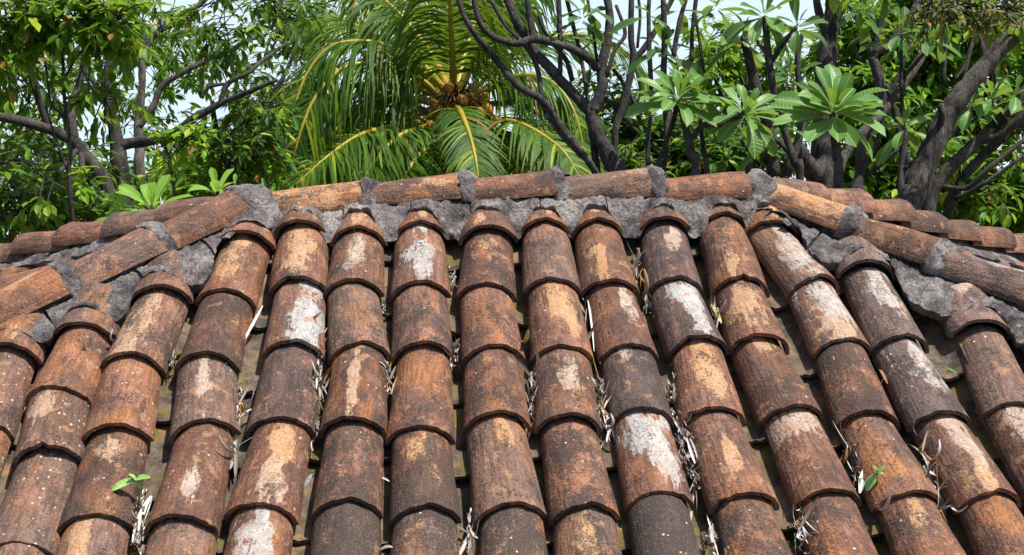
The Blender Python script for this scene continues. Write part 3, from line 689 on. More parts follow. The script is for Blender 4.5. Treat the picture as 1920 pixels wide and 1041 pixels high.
foliage_tree('slender_tree', 'slender dark trunk leaning between the mango branch and the palm', [[(438, 335, D4, 10), (428, 305, D4, 9), (412, 275, D4, 8), (403, 235, D4, 6), (398, 190, D4, 4)]],
  [[(412, 275, D4, 4), (450, 235, D4, 3), (500, 215, D4, 2)]], [(450, 300, D4 + .3, 50, 50, 30), (480, 335, D4 + .3, 50, 30, 24)], M['bark_grey'], M['mango2'], .16, .045, .4, 6, .3, 14)
foliage_tree('broadleaf_sapling', 'thin stemmed tree with bright broad leaves in the upper left corner', [[(132, 370, 9, 4), (132, 283, 9, 4), (124, 220, 9, 4), (119, 150, 9, 3), (118, 90, 9, 3)]],
  [[(126, 225, 9, 3), (95, 190, 9, 2), (85, 120, 9, 2), (60, 60, 9, 2)], [(119, 150, 9, 2), (150, 100, 9, 2), (200, 55, 9, 2), (240, 40, 9, 2)], [(130, 330, 9, 3), (105, 260, 9, 2), (85, 200, 9, 2)]],
  [(110, 30, 9, 110, 40, 42), (30, 45, 9, 60, 45, 24), (210, 35, 9, 60, 35, 22), (15, 95, 9, 40, 25, 10), (195, 70, 9, 30, 22, 7), (155, 135, 9, 26, 22, 5), (200, 190, 9.2, 40, 18, 6), (40, 335, 9, 70, 30, 5), (90, 345, 9, 40, 20, 3)],
  M['bark_grey'], M['broad'], .13, .062, .35, 6, .2, 15)
foliage_tree('lime_sapling', 'yellow green sapling behind the left end of the ridge', [[(325, 345, 8.6, 3), (322, 300, 8.6, 3), (345, 265, 8.6, 2), (378, 232, 8.6, 2)]], [[(322, 300, 8.6, 2), (310, 280, 8.6, 2), (298, 265, 8.6, 1.5)]],
  [(355, 262, 8.6, 34, 24, 10), (300, 270, 8.6, 12, 10, 3), (325, 305, 8.6, 26, 14, 4), (160, 335, 8.6, 20, 12, 4)], M['bark_grey'], M['lime'], .095, .046, .3, 6, .1, 16)
# ---- fill further down the slope
FILL = [('hillside_tree', 'dark leafy tree far left beyond the mango limbs', 19, [(60, 360, 19, 170, 70, 95), (40, 250, 19.5, 70, 50, 18), (230, 370, 19, 130, 45, 60), (110, 40, 20, 120, 50, 30), (270, 160, 20, 90, 60, 26), (190, 230, 20, 110, 60, 40), (330, 215, 20, 70, 30, 16), (220, 70, 20, 70, 50, 20), (350, 110, 20, 110, 60, 38), (440, 165, 20, 70, 50, 26)], M['mango2'], (80, 420), 21),
 ('hillside_tree', 'leafy tree filling the gap left of the palm', 18, [(430, 290, 18, 110, 60, 70), (540, 130, 18.5, 70, 110, 50), (590, 40, 19, 90, 60, 50), (400, 350, 18, 140, 40, 60), (520, 280, 18, 60, 80, 50)], M['mango'], (470, 400), 22),
 ('hillside_tree', 'green tree screened by the palm fronds', 20, [(700, 300, 20, 120, 60, 80), (640, 180, 20.5, 90, 80, 40), (900, 330, 20, 150, 50, 80), (760, 120, 21, 80, 80, 30), (1010, 280, 20, 110, 70, 70)], M['mango2'], (780, 420), 23),
 ('hillside_tree', 'bushy dark tree behind the bare frangipani trunk', 15.5, [(1180, 300, 15.5, 100, 60, 85), (1300, 320, 15.5, 130, 45, 85), (1130, 200, 16, 70, 60, 25), (1400, 310, 15.5, 90, 50, 60), (1240, 240, 16, 70, 40, 25)], M['mango'], (1250, 420), 24),
 ('lime_tree', 'bright lime green tree behind the rosettes right of centre', 22, [(1400, 120, 22, 85, 55, 75), (1390, 210, 22, 120, 60, 75), (1330, 140, 22, 50, 45, 25), (1230, 190, 22, 70, 60, 35), (1480, 180, 22, 60, 90, 50), (1300, 260, 22, 100, 40, 40), (1340, 60, 22, 50, 25, 10)], M['lime'], (1400, 420), 25),
 ('hillside_tree', 'broad green tree between the furrowed trunk and the leaning trunk', 14, [(1620, 200, 14, 60, 60, 38), (1690, 240, 14.3, 80, 60, 45), (1600, 90, 14.5, 60, 60, 32), (1720, 150, 14.5, 70, 50, 38), (1640, 345, 14, 60, 45, 40), (1780, 70, 14.5, 90, 50, 50), (1690, 40, 14.3, 70, 40, 35)], M['mango2'], (1660, 420), 26),
 ('hillside_tree', 'wide green tree at the right edge behind the leaning trunks', 15, [(1850, 280, 15, 90, 70, 70), (1890, 200, 15, 60, 50, 30), (1830, 360, 15, 110, 40, 55), (1860, 120, 15.3, 80, 45, 32), (1900, 370, 15, 70, 60, 50), (1800, 210, 15, 50, 40, 20), (1900, 40, 15.3, 60, 60, 30)], M['mango2'], (1860, 440), 27),
 ('lime_tree', 'small lime green tree low beyond the right hip', 17, [(1660, 330, 17, 60, 30, 35), (1610, 310, 17, 40, 40, 25), (1880, 400, 17, 60, 30, 35), (1760, 300, 17, 60, 50, 25)], M['lime'], (1700, 430), 28)]
for nm, lab, d, cl, m, (sx_, sy_), sd_ in FILL:
    foliage_tree(nm, lab, [[(sx_, sy_, d, 14), (sx_ + 6, sy_ - 60, d, 12), (sx_ - 4, sy_ - 130, d, 8), (sx_ + 5, sy_ - 210, d, 5)]], [[(sx_ + 2, sy_ - 80, d, 6), (cl[0][0], cl[0][1], d, 4), (cl[1][0], cl[1][1], d, 2)], [(sx_ - 2, sy_ - 120, d, 5), (cl[2][0], cl[2][1] - 20, d, 3)]], cl, M['bark_grey'], m, .2, .075, .35, 7, .35, sd_, None, 1.5 if sx_ < 1000 else 2.1)
foliage_tree('olive_tree', 'dull olive twigs with dry leaves hanging in the upper right corner', [[(1960, 330, 8, 5), (1950, 180, 8, 5), (1935, 60, 8, 4), (1890, 15, 8, 3), (1800, 12, 8, 2)]], [[(1890, 15, 8, 2), (1860, 40, 8, 1.5), (1780, 45, 8, 1)], [(1930, 40, 8, 2), (1905, 20, 8, 1.5), (1905, -20, 8, 1)]],
  [(1790, 15, 8, 70, 25, 26), (1870, 25, 8, 50, 25, 18), (1730, 20, 8, 30, 25, 8)], M['bark_grey'], M['olive'], .075, .025, .5, 7, .13, 29)

# ---- trunks on the right
def trunk_tree(name, label, stems, branches, bark, n=14, rough_=.22):
    t = empty(name, base_pt(at(*stems[0][0][:3]))); tag(t, label, 'tree')
    for s in stems: b = MB(); grown(b, s, n=n, rough_=rough_, sub=7, seed=s[0][0]); b.build('trunk', bark, t)
    for s in branches: b = MB(); limb(b, s, n=9, rough_=.2, seed=s[0][0]); b.build('branch', bark, t)
    return t
T1 = trunk_tree('furrowed_tree', 'thick furrowed dark trunk rising straight behind the big leaf rosette', [[(1540, 380, 9.5, 30), (1543, 300, 9.5, 26), (1547, 240, 9.5, 23), (1545, 167, 9.5, 20), (1552, 90, 9.5, 17), (1560, 30, 9.5, 15), (1570, -60, 9.5, 14)]],
  [[(1530, 330, 9.4, 20), (1508, 300, 9.3, 16), (1497, 278, 9.25, 13), (1490, 268, 9.2, 12)], [(1558, 45, 9.5, 13), (1580, 10, 9.5, 9), (1610, -50, 9.6, 6)], [(1552, 70, 9.5, 9), (1535, 20, 9.4, 8), (1525, -40, 9.4, 6)],
   [(1565, 340, 9.5, 12), (1580, 300, 9.6, 9), (1610, 255, 9.8, 9), (1650, 215, 10, 9), (1690, 165, 10.2, 8), (1730, 105, 10.4, 7), (1750, 60, 10.5, 5)]], M['bark_rough'])
T2 = trunk_tree('leaning_tree', 'big rough trunk leaning up to the right edge', [[(1690, 440, 8.6, 26), (1722, 343, 8.6, 23), (1753, 267, 8.6, 21), (1785, 203, 8.6, 20), (1830, 143, 8.6, 17), (1880, 87, 8.6, 16), (1930, 33, 8.6, 15), (1990, -40, 8.6, 15)]],
  [[(1760, 250, 8.6, 8), (1766, 215, 8.5, 7), (1764, 196, 8.5, 6)], [(1850, 120, 8.6, 5), (1840, 60, 8.7, 4), (1858, -20, 8.7, 3)]], M['bark_rough'])
T3 = trunk_tree('leaning_tree', 'two grey stems leaning right together below the big leaning trunk', [[(1740, 400, 10, 14), (1765, 333, 10, 13), (1827, 272, 10, 12), (1880, 222, 10, 12), (1930, 165, 10, 11), (1990, 90, 10, 10)], [(1775, 420, 10.2, 10), (1800, 345, 10.2, 9), (1850, 285, 10.2, 9), (1930, 215, 10.2, 10), (2000, 140, 10.2, 9)]],
  [[(1815, 283, 10, 11), (1835, 262, 10, 10), (1870, 258, 9.9, 9), (1920, 215, 9.8, 8), (1980, 170, 9.8, 7)], [(1765, 350, 10, 6), (1815, 352, 9.9, 5), (1860, 310, 9.8, 5), (1930, 255, 9.8, 4)], [(1790, 375, 10, 5), (1850, 340, 9.9, 4), (1930, 285, 9.9, 3)]], M['bark_grey'], 10)
T4 = trunk_tree('forked_tree', 'forked dark branches rising between the furrowed trunk and the leaning trunk', [[(1600, 400, 11, 12), (1612, 330, 11, 10), (1618, 270, 11, 9), (1655, 200, 11, 9), (1648, 150, 11, 9), (1636, 108, 11, 9)], [(1680, 420, 10.8, 8), (1702, 325, 10.8, 8), (1690, 260, 10.8, 7), (1675, 200, 10.8, 6), (1662, 160, 10.8, 5)]],
  [[(1637, 110, 11, 9), (1650, 60, 11, 8), (1664, 0, 11, 7), (1670, -50, 11, 6)], [(1637, 100, 11, 9), (1675, 75, 11, 8), (1705, 35, 11, 7), (1730, -20, 11, 6)], [(1636, 105, 11, 6), (1620, 60, 11, 5), (1595, 10, 11, 5), (1585, -40, 11, 4)],
   [(1612, 330, 11, 5), (1640, 280, 10.9, 4), (1665, 190, 10.8, 4), (1700, 100, 10.8, 3.5), (1715, 20, 10.8, 3)], [(1620, 335, 11, 5), (1680, 285, 10.9, 4), (1720, 262, 10.9, 3)], [(1670, 190, 10.8, 4), (1720, 110, 10.8, 4), (1770, 50, 10.8, 3), (1800, -20, 10.8, 3)],
   [(1768, 160, 11, 4), (1775, 60, 11, 4), (1780, -20, 11, 3)], [(1800, 190, 11.2, 4), (1820, 90, 11.2, 4), (1850, 20, 11.2, 4)], [(1875, 200, 11.2, 4), (1862, 110, 11.2, 4), (1858, 20, 11.2, 3)], [(1790, 150, 11.2, 3), (1810, 120, 11.2, 3), (1835, 40, 11.2, 3)]], M['bark_dark'], 9)
rdt = random.Random(77)
for t, cl, m in ((T1, [(1540, -40, 9.5, 120, 30, 22)], M['mango2']), (T2, [(1860, 20, 8.8, 90, 30, 26), (1960, 60, 8.8, 60, 60, 18)], M['broad']), (T3, [(1905, 260, 10.2, 45, 40, 9), (1860, 350, 10.2, 60, 30, 10)], M['broad']), (T4, [(1690, 60, 11.3, 60, 40, 18), (1760, 230, 11.4, 45, 45, 14)], M['mango2'])):
    b, tw = MB(), MB()
    for x, y, d, rx, ry, n in cl:
        k = px(d); clump(b, tw, rdt, at(x, y, d), rx / k, rx / k, ry / k, n, .14, .055, .35, 6, .25)
    b.build('crown', m, t, False); tag(tw.build('twigs', M['bark_dark'], t), kind='stuff')

# ---- frangipani: bare forked branches and rosettes of big leaves, each leaf a part
def big_leaf(seed, wid=.27, droop=.35):
    rd = random.Random(seed); b = MB(); rows = []; n = 9
    for j in range(n):
        f = j / (n - 1); w_ = wid * .5 * max(0, f - .05) ** .85 * max(0, 1 - f ** 4.5) ** .6 / .64 + (.012 if f < .12 else .0)
        y = math.sin(f * droop * 1.3) / (droop * 1.3); z = -(1 - math.cos(f * droop * 1.3)) / (droop * 1.3)
        wav = .015 * math.sin(f * 9 + seed)
        rows.append([Vector((sx * w_, y, z + abs(sx) * w_ * .42 + sx * wav)) for sx in (-1, -.5, 0, .5, 1)])
    b.grid(rows); return b
PL = {k: [big_leaf(i + s, wd, dr).mesh('leaf', M[k]) for i, (wd, dr) in enumerate(((.34, .3), (.31, .5), (.36, .75), (.33, .15)))] for k, s in (('pleaf', 0), ('pleaf_dk', 10), ('pleaf_lt', 20))}
def rosette(t, C, axis, n, L, key, rd, spread=1.0, droop=0.0, lo=0.15):
    axis = axis.normalized(); e1 = axis.orthogonal().normalized(); e2 = axis.cross(e1)
    for i in range(n):
        f = i / max(1, n - 1); a = i * 2.39996 + rd.uniform(-.25, .25); el = R(82 - (82 + 22 * spread) * (1 - f) ** .75 + rd.uniform(-15, 15))
        out = e1 * math.cos(a) + e2 * math.sin(a); d = out * math.cos(el) + axis * math.sin(el) - Vector((0, 0, droop * (1 - f)))
        up = axis * math.cos(el) - out * math.sin(el)
        ln = L * rd.uniform(.8, 1.12) * (1 - .5 * f ** 2)
        o = link(bpy.data.objects.new('leaf', rd.choice(PL[key]))); P = C + out * .012 - axis * .05 * (1 - f)
        o.matrix_basis = frame(P, d, up + rdir(rd) * .4) @ Matrix.Scale(ln, 4); par(o, t)
def tip_stem(t, pts, bark=None):
    b = MB(); limb(b, pts, n=7, seed=pts[0][0]); b.build('branch', bark or M['bark_dark'], t)
rp = random.Random(9)
# the bare one in the middle
DP = 8.6
fr = empty('frangipani_tree', base_pt(at(1150, 330, DP))); tag(fr, 'nearly bare dark frangipani with forked branches in front of the palm', 'tree')
b = MB(); grown(b, [(1158, 345, DP, 18), (1148, 310, DP, 17), (1130, 270, DP, 15), (1113, 235, DP, 13), (1108, 208, DP, 12)], n=10); b.build('trunk', M['bark_dark'], fr)
for s in [[(1108, 212, DP, 11), (1073, 174, DP, 10), (1027, 124, DP - .1, 10), (995, 84, DP - .1, 9), (970, 43, DP - .2, 9), (950, -5, DP - .2, 8), (935, -60, DP - .2, 8)],
  [(1110, 212, DP, 12), (1128, 165, DP, 11), (1128, 127, DP, 9), (1140, 67, DP, 9), (1143, 27, DP, 8), (1132, -30, DP, 7)],
  [(1126, 132, DP, 8), (1094, 104, DP - .1, 8), (1060, 87, DP - .15, 7), (1003, 73, DP - .2, 8), (970, 82, DP - .25, 7), (927, 70, DP - .25, 6), (900, 43, DP - .3, 6), (885, -20, DP - .3, 5)],
  [(1120, 330, DP, 7), (1103, 302, DP - .05, 7), (1072, 265, DP - .1, 8), (1043, 225, DP - .1, 7), (1017, 188, DP - .15, 7), (970, 160, DP - .2, 7), (927, 107, DP - .2, 7), (893, 67, DP - .3, 6), (866, 20, DP - .3, 5), (855, -30, DP - .3, 5)],
  [(1112, 310, DP, 6), (1060, 262, DP + .1, 5), (1020, 205, DP + .1, 4), (1012, 185, DP, 4)],
  [(1121, 335, DP + .05, 8), (1114, 280, DP + .05, 7), (1108, 235, DP + .05, 7)],
  [(1050, 140, DP - .1, 5), (1050, 70, DP - .1, 5), (1046, -20, DP - .1, 5)], [(1017, 188, DP - .1, 5), (1007, 127, DP - .1, 5), (985, 85, DP - .2, 5), (950, 50, DP - .2, 4), (920, 0, DP - .2, 4)],
  [(1000, 75, DP - .2, 6), (993, 33, DP - .2, 6), (985, -20, DP - .2, 5)], [(1073, 150, DP, 5), (1060, 110, DP + .1, 5), (1025, 66, DP + .1, 4), (1010, 30, DP + .1, 4)],
  [(1103, 195, DP, 4), (1090, 110, DP + .1, 4), (1075, 50, DP + .1, 4), (1058, -20, DP + .1, 4)], [(1137, 145, DP, 4), (1153, 93, DP, 4), (1172, 63, DP, 4), (1155, 10, DP, 3)],
  [(1153, 300, DP + .1, 6), (1154, 243, DP + .1, 7), (1170, 193, DP + .1, 7), (1187, 113, DP + .1, 7), (1183, 67, DP + .1, 6), (1184, -20, DP + .1, 5)], [(1187, 115, DP + .1, 6), (1213, 83, DP + .1, 6), (1240, 37, DP + .1, 5), (1265, -10, DP + .1, 5)],
  [(1150, 130, DP + .2, 4), (1175, 165, DP + .2, 4), (1195, 205, DP + .2, 4)], [(1120, 120, DP + .1, 3), (1112, 60, DP + .1, 3), (1100, -10, DP + .1, 3)], [(1195, 90, DP + .1, 3), (1200, 30, DP + .1, 3), (1195, -20, DP + .1, 3)]]:
    tip_stem(fr, s)
for x, y, n, L in ((1052, 62, 7, .26), (1092, 30, 8, .27), (1120, 62, 5, .24), (1018, 203, 2, .12), (1098, 5, 6, .26)): rosette(fr, at(x, y, DP - .05), Vector((rp.uniform(-.3, .3), -.2, 1)), n, L, 'pleaf_dk', rp, .9, .2)
# second one with dense heads of leaves
DQ = 7.7
fq = empty('frangipani_tree', base_pt(at(1300, 330, DQ))); tag(fq, 'leafy frangipani with two spreading leaf heads right of the bare one', 'tree')
b = MB(); grown(b, [(1306, 340, DQ, 9), (1296, 290, DQ, 9), (1288, 250, DQ, 8), (1278, 205, DQ, 7)]); b.build('trunk', M['bark_dark'], fq)
for s in [[(1292, 265, DQ, 6), (1320, 235, DQ - .05, 6), (1360, 232, DQ - .1, 5), (1395, 212, DQ - .1, 5)], [(1225, 340, DQ + .2, 6), (1240, 290, DQ + .2, 5), (1262, 230, DQ + .2, 5), (1268, 200, DQ + .1, 5)], [(1218, 345, DQ + .3, 5), (1214, 270, DQ + .3, 5), (1222, 200, DQ + .4, 4), (1218, 110, DQ + .4, 5), (1216, 20, DQ + .4, 4), (1220, -20, DQ + .4, 4)],
  [(1330, 340, DQ + .2, 5), (1318, 270, DQ + .2, 5), (1312, 220, DQ + .2, 4)], [(1240, 345, DQ + .3, 5), (1250, 270, DQ + .4, 4), (1244, 160, DQ + .4, 6), (1246, 80, DQ + .4, 6), (1243, -10, DQ + .4, 5)], [(1262, 110, DQ + .4, 5), (1272, 50, DQ + .4, 5), (1288, -10, DQ + .4, 4)], [(1296, 130, DQ + .5, 4), (1298, 60, DQ + .5, 4), (1306, -10, DQ + .5, 4)], [(1320, 145, DQ + .5, 4), (1312, 80, DQ + .5, 3), (1302, 20, DQ + .5, 3)]]:
    tip_stem(fq, s)
rosette(fq, at(1272, 178, DQ), Vector((.05, -.25, 1)), 26, .33, 'pleaf', rp, .4, .06); rosette(fq, at(1400, 208, DQ - .1), Vector((.2, -.3, .8)), 24, .3, 'pleaf', rp, .9, .15)
rosette(fq, at(1320, 170, DQ), Vector((.1, .3, 1)), 8, .26, 'pleaf_dk', rp, .9, .0)
for x, y, n in ((1243, 85, 10), (1220, 20, 7), (1262, 100, 7), (1280, 10, 6)): rosette(fq, at(x, y, DQ + .4), Vector((rp.uniform(-.3, .3), -.2, 1)), n, .24, 'pleaf_dk', rp, 1.0, .2)
# third: tall stem with heads at the top
DR = 7.9
f3 = empty('frangipani_tree', base_pt(at(1493, 330, DR))); tag(f3, 'tall frangipani with slim crooked stem and leaf heads near the top edge', 'tree')
b = MB(); grown(b, [(1500, 345, DR, 8), (1492, 310, DR, 8), (1480, 275, DR, 7), (1455, 190, DR, 7), (1441, 105, DR, 7), (1434, 32, DR, 6)]); b.build('trunk', M['bark_dark'], f3)
for s in [[(1452, 330, DR + .3, 12), (1440, 245, DR + .3, 11), (1415, 155, DR + .3, 10), (1394, 68, DR + .3, 8)], [(1447, 115, DR, 5), (1470, 80, DR - .05, 5), (1492, 52, DR - .1, 4)], [(1490, 295, DR, 6), (1455, 262, DR, 5), (1425, 240, DR, 4)], [(1440, 105, DR, 4), (1425, 85, DR, 4), (1415, 70, DR, 3)],
  [(1475, 330, DR + .4, 9), (1505, 225, DR + .4, 8), (1495, 120, DR + .4, 6), (1505, 60, DR + .4, 4)], [(1400, 345, DR + .3, 5), (1408, 290, DR + .3, 4), (1390, 265, DR + .3, 3)]]: tip_stem(f3, s)
for x, y, d, n, L, k in ((1434, 22, DR, 15, .3, 'pleaf'), (1390, 65, DR + .2, 11, .28, 'pleaf'), (1495, 45, DR - .1, 11, .27, 'pleaf_dk'), (1345, 5, DR + .2, 8, .26, 'pleaf'), (1480, 140, DR + .4, 9, .25, 'pleaf_dk'), (1365, 85, DR + .3, 6, .25, 'pleaf_dk'), (1440, 270, DR + .1, 6, .26, 'pleaf_dk'), (1470, 230, DR + .3, 7, .25, 'pleaf_dk')):
    rosette(f3, at(x, y, d), Vector((rp.uniform(-.25, .25), -.25, 1)), n, L, k, rp, 1.1, .2)
# fourth: the big head in front of the furrowed trunk
DB = 7.2
f4 = empty('frangipani_tree', base_pt(at(1560, 350, DB))); tag(f4, 'single large rosette of long glossy leaves in front of the furrowed trunk', 'tree')
b = MB(); grown(b, [(1572, 360, DB, 9), (1568, 290, DB, 9), (1564, 215, DB, 9)]); b.build('trunk', M['bark_dark'], f4)
rosette(f4, at(1564, 205, DB), Vector((.02, -.32, 1)), 32, .36, 'pleaf', rp, .35, .05)
# fifth: heads among the right hand stems
DV = 10
f5 = empty('frangipani_tree', base_pt(at(1700, 360, DV))); tag(f5, 'frangipani with small shaded leaf heads among the right hand stems', 'tree')
b = MB(); grown(b, [(1690, 400, DV, 7), (1688, 330, DV, 6), (1695, 270, DV, 5), (1697, 240, DV, 5)]); b.build('trunk', M['bark_dark'], f5)
for s in [[(1690, 320, DV, 5), (1790, 250, DV, 4), (1822, 200, DV, 4)], [(1790, 250, DV, 4), (1840, 215, DV, 3), (1862, 185, DV, 3)], [(1695, 260, DV, 4), (1690, 150, DV, 4), (1690, 70, DV, 3)], [(1690, 150, DV, 4), (1740, 90, DV, 3), (1745, 70, DV, 3)]]: tip_stem(f5, s)
for x, y, n in ((1697, 235, 11), (1822, 195, 12), (1862, 180, 11), (1690, 60, 11), (1745, 65, 10), (1905, 175, 9), (1650, 50, 8), (1610, 20, 8)): rosette(f5, at(x, y, DV), Vector((rp.uniform(-.3, .3), -.2, 1)), n, .32, 'pleaf_dk' if y < 150 else 'pleaf', rp, 1.0, .2)
# young ones showing over the left hip
DL = 6.9
for lab, hs, bx in (('young frangipani with long upright lime leaves over the left hip', ((285, 382, 13, .27), (228, 402, 5, .2)), 285), ('smaller young frangipani head close to the left end of the ridge', ((408, 358, 13, .22), (440, 352, 4, .14)), 408)):
    f6 = empty('young_frangipani', base_pt(at(bx, 390, DL))); tag(f6, lab, 'shrub')
    for i, (x, y, n, L) in enumerate(hs):
        b = MB(); grown(b, [(x + 4, y + 60, DL, 5), (x + 2, y + 25, DL, 5), (x, y + 2, DL, 4)]); b.build('stem', M['bark_grey'], f6)
        rosette(f6, at(x, y, DL), Vector((.05, -.15, 1)), n, L, 'pleaf_lt', rp, .45, .05)

# ---- coconut palm
DC = 14.5; palm = empty('coconut_palm', base_pt(at(822, 330, DC))); tag(palm, 'coconut palm with yellow nuts and arching fronds above the ridge', 'palm')
b = MB(); grown(b, [(812, 360, DC, 30), (818, 300, DC, 29), (835, 250, DC, 31), (848, 215, DC, 30), (852, 190, DC, 22)], n=14, rough_=.3); b.build('trunk', M['palmtrunk'], palm)
rf = random.Random(31)
def frond(pts, Lf=.8, n=60, wid=.034, dry=False, hang=.6, start=.14, upv=None):
    P = [at(x, y, d) for x, y, d in pts]; m = len(P) - 1
    ra = [.045 * (1 - .85 * i / m) for i in range(m + 1)]; ra[0] = .06
    q, r = spline(P, ra, 9); b = MB(); b.tube(q, r, 6); rr = b.build('frond', M['rachis_dry' if dry else 'rachis'], palm)
    b = MB(); N_ = len(q) - 1
    for i in range(n):
        f = start + (1 - start) * (i + .5) / n; k = f * N_; j = min(N_ - 1, int(k)); p = q[j].lerp(q[j + 1], k - j); t = (q[j + 1] - q[j]).normalized()
        up = upv or ZUP; s = t.cross(up)
        if s.length < .15: s = t.cross(Vector((.3, -1, .2)))
        s.normalize(); nn = s.cross(t)
        L = Lf * (.45 + .75 * math.sin(math.pi * min(1, f * .9 + .06)) ** .8) * (.55 + .45 * (1 - max(0, f - .8) * 3)) * rf.uniform(.85, 1.1)
        for sg in (-1, 1):
            if rf.random() < .07: continue
            d = (s * sg * rf.uniform(.65, 1.0) + t * rf.uniform(.35, .8) + nn * rf.uniform(.0, .3)).normalized(); kk = len(b.v); pp = p.copy(); seg = 5
            hg = hang * rf.uniform(.55, 1.5)
            for e in range(seg + 1):
                g = e / seg; ww = wid * (1 - g ** 2.2) * (.6 + .4 * min(1, g * 5)) * .5 + .001
                x = d.cross(Vector((.2 * sg, -.9, .35)) if False else nn + Vector((0, -.25, 0))).normalized()
                b.v += [pp - x * ww, pp + x * ww]
                if e: b.f.append((kk + 2 * e - 2, kk + 2 * e - 1, kk + 2 * e + 1, kk + 2 * e))
                d = (d - Vector((0, 0, hg * .42 * (g + .35)))).normalized(); pp = pp + d * (L / seg)
    b.build('leaflets', M['olive' if dry else 'frond'], rr, False)
FR = [([(850, 170, DC), (849, 120, DC - .3), (847, 60, DC - .6), (842, -10, DC - .9), (835, -80, DC - 1.3)], .85, 1.7),
 ([(845, 185, DC), (790, 120, DC - .2), (740, 92, DC - .3), (685, 78, DC - .5), (620, 88, DC - .6), (575, 140, DC - .7), (548, 215, DC - .8), (530, 280, DC - .8)], .9, 1.5),
 ([(840, 190, DC), (780, 165, DC + .3), (700, 155, DC + .5), (640, 175, DC + .6), (590, 230, DC + .6), (560, 310, DC + .6)], .8, 1.5),
 ([(835, 215, DC), (780, 230, DC - .4), (720, 240, DC - .7), (667, 257, DC - 1), (610, 297, DC - 1.3), (556, 345, DC - 1.5)], .75, .8),
 ([(838, 225, DC), (800, 237, DC - .5), (760, 250, DC - .8), (733, 268, DC - 1), (705, 300, DC - 1.2), (685, 330, DC - 1.3), (672, 365, DC - 1.4)], .5, .6),
 ([(835, 235, DC), (806, 270, DC - .6), (780, 298, DC - .9), (756, 335, DC - 1.1), (745, 365, DC - 1.2)], .45, .5),
 ([(848, 205, DC), (860, 205, DC - .7), (872, 230, DC - 1.1), (884, 265, DC - 1.3), (893, 305, DC - 1.5), (898, 350, DC - 1.6)], .42, .75),
 ([(865, 195, DC), (915, 168, DC - .2), (960, 146, DC - .3), (1008, 143, DC - .4), (1050, 168, DC - .4), (1080, 220, DC - .5), (1095, 290, DC - .5), (1100, 340, DC - .5)], .85, 1.5),
 ([(868, 215, DC), (920, 225, DC - .4), (970, 230, DC - .8), (1018, 254, DC - 1), (1058, 286, DC - 1.2), (1085, 330, DC - 1.3)], .7, .8),
 ([(860, 175, DC), (890, 110, DC - .1), (925, 50, DC - .2), (965, 0, DC - .2), (1020, -40, DC - .2)], .9, 1.6),
 ([(856, 170, DC), (872, 100, DC + .3), (895, 30, DC + .5), (925, -50, DC + .5)], .9, 1.6),
 ([(842, 170, DC), (812, 110, DC), (770, 50, DC), (720, 0, DC), (660, -30, DC)], .9, 1.7),
 ([(866, 185, DC), (950, 110, DC + .4), (1040, 70, DC + .6), (1120, 70, DC + .7), (1180, 110, DC + .8), (1215, 170, DC + .8)], .8, .8),
 ([(838, 180, DC), (770, 120, DC + .5), (690, 60, DC + .8), (620, 30, DC + 1), (570, 40, DC + 1.1)], .9, 1.6),
 ([(846, 165, DC), (830, 90, DC + .5), (800, 10, DC + .8), (770, -60, DC + .9)], .9, 1.7),
 ([(862, 200, DC), (920, 195, DC + .5), (990, 190, DC + .8), (1060, 215, DC + 1), (1120, 270, DC + 1), (1150, 330, DC + 1)], .75, .8),
 ([(862, 215, DC), (905, 245, DC - .3), (945, 275, DC - .5), (975, 320, DC - .7), (990, 360, DC - .8)], .6, .6),
 ([(836, 205, DC), (760, 215, DC + .4), (680, 225, DC + .7), (610, 270, DC + .8), (570, 350, DC + .8)], .7, .8),
 ([(838, 190, DC), (770, 140, DC - .3), (700, 120, DC - .6), (640, 130, DC - .8), (590, 185, DC - 1), (560, 260, DC - 1.1), (545, 330, DC - 1.1)], .85, 1.5),
 ([(840, 200, DC), (775, 185, DC - .2), (715, 185, DC - .4), (660, 210, DC - .5), (620, 260, DC - .6), (600, 330, DC - .6)], .75, 1.4),
 ([(862, 195, DC), (930, 160, DC + .2), (1000, 165, DC + .3), (1055, 205, DC + .4), (1080, 280, DC + .4), (1085, 340, DC + .4)], .8, 1.5)]
for pts, L, hg in FR: frond(pts, L, 96, .03, hang=hg)
for pts in ([(840, 240, DC), (800, 238, DC - .2), (770, 245, DC - .3), (745, 270, DC - .4)], [(860, 235, DC), (910, 240, DC + .2), (960, 255, DC + .3), (1000, 300, DC + .3)], [(838, 230, DC), (780, 200, DC + .3), (720, 190, DC + .4), (690, 215, DC + .4)]): frond(pts, .5, 34, .02, True, 1.0)
def nut(x, y, d, r, seed):
    rd = random.Random(seed); b = MB(); rows = []; tl = Vector((rd.uniform(-.5, .5), rd.uniform(-.5, .2), 1)).normalized(); e1 = tl.orthogonal().normalized(); e2 = tl.cross(e1); C = at(x, y, d)
    for i in range(11):
        th = math.pi * i / 10; rows.append([C + tl * math.cos(th) * r * 1.3 + (e1 * math.cos(a) + e2 * math.sin(a)) * math.sin(th) * r * (1 + .07 * math.cos(3 * a)) * (1 + .12 * math.cos(th)) for a in [2 * math.pi * k / 14 for k in range(14)]])
    b.grid(rows, True); b.build('coconut', M['coconut'], palm)
    b = MB(); s = at(852, 185, DC - .1); mid_ = (C + s) / 2 + Vector((0, -.1, .1)); b.tube([s, mid_, C + tl * r], [.018, .014, .012], 5); b.build('fruit_stalk', M['stalk'], palm)
for i, (x, y) in enumerate(((812, 222), (819, 204), (806, 236), (842, 168), (868, 190), (824, 224), (908, 186), (914, 208), (902, 212), (926, 228))): nut(x, y, DC - .45 - .04 * (i % 3), (.062, .07, .056)[i % 3], i)
b = MB()
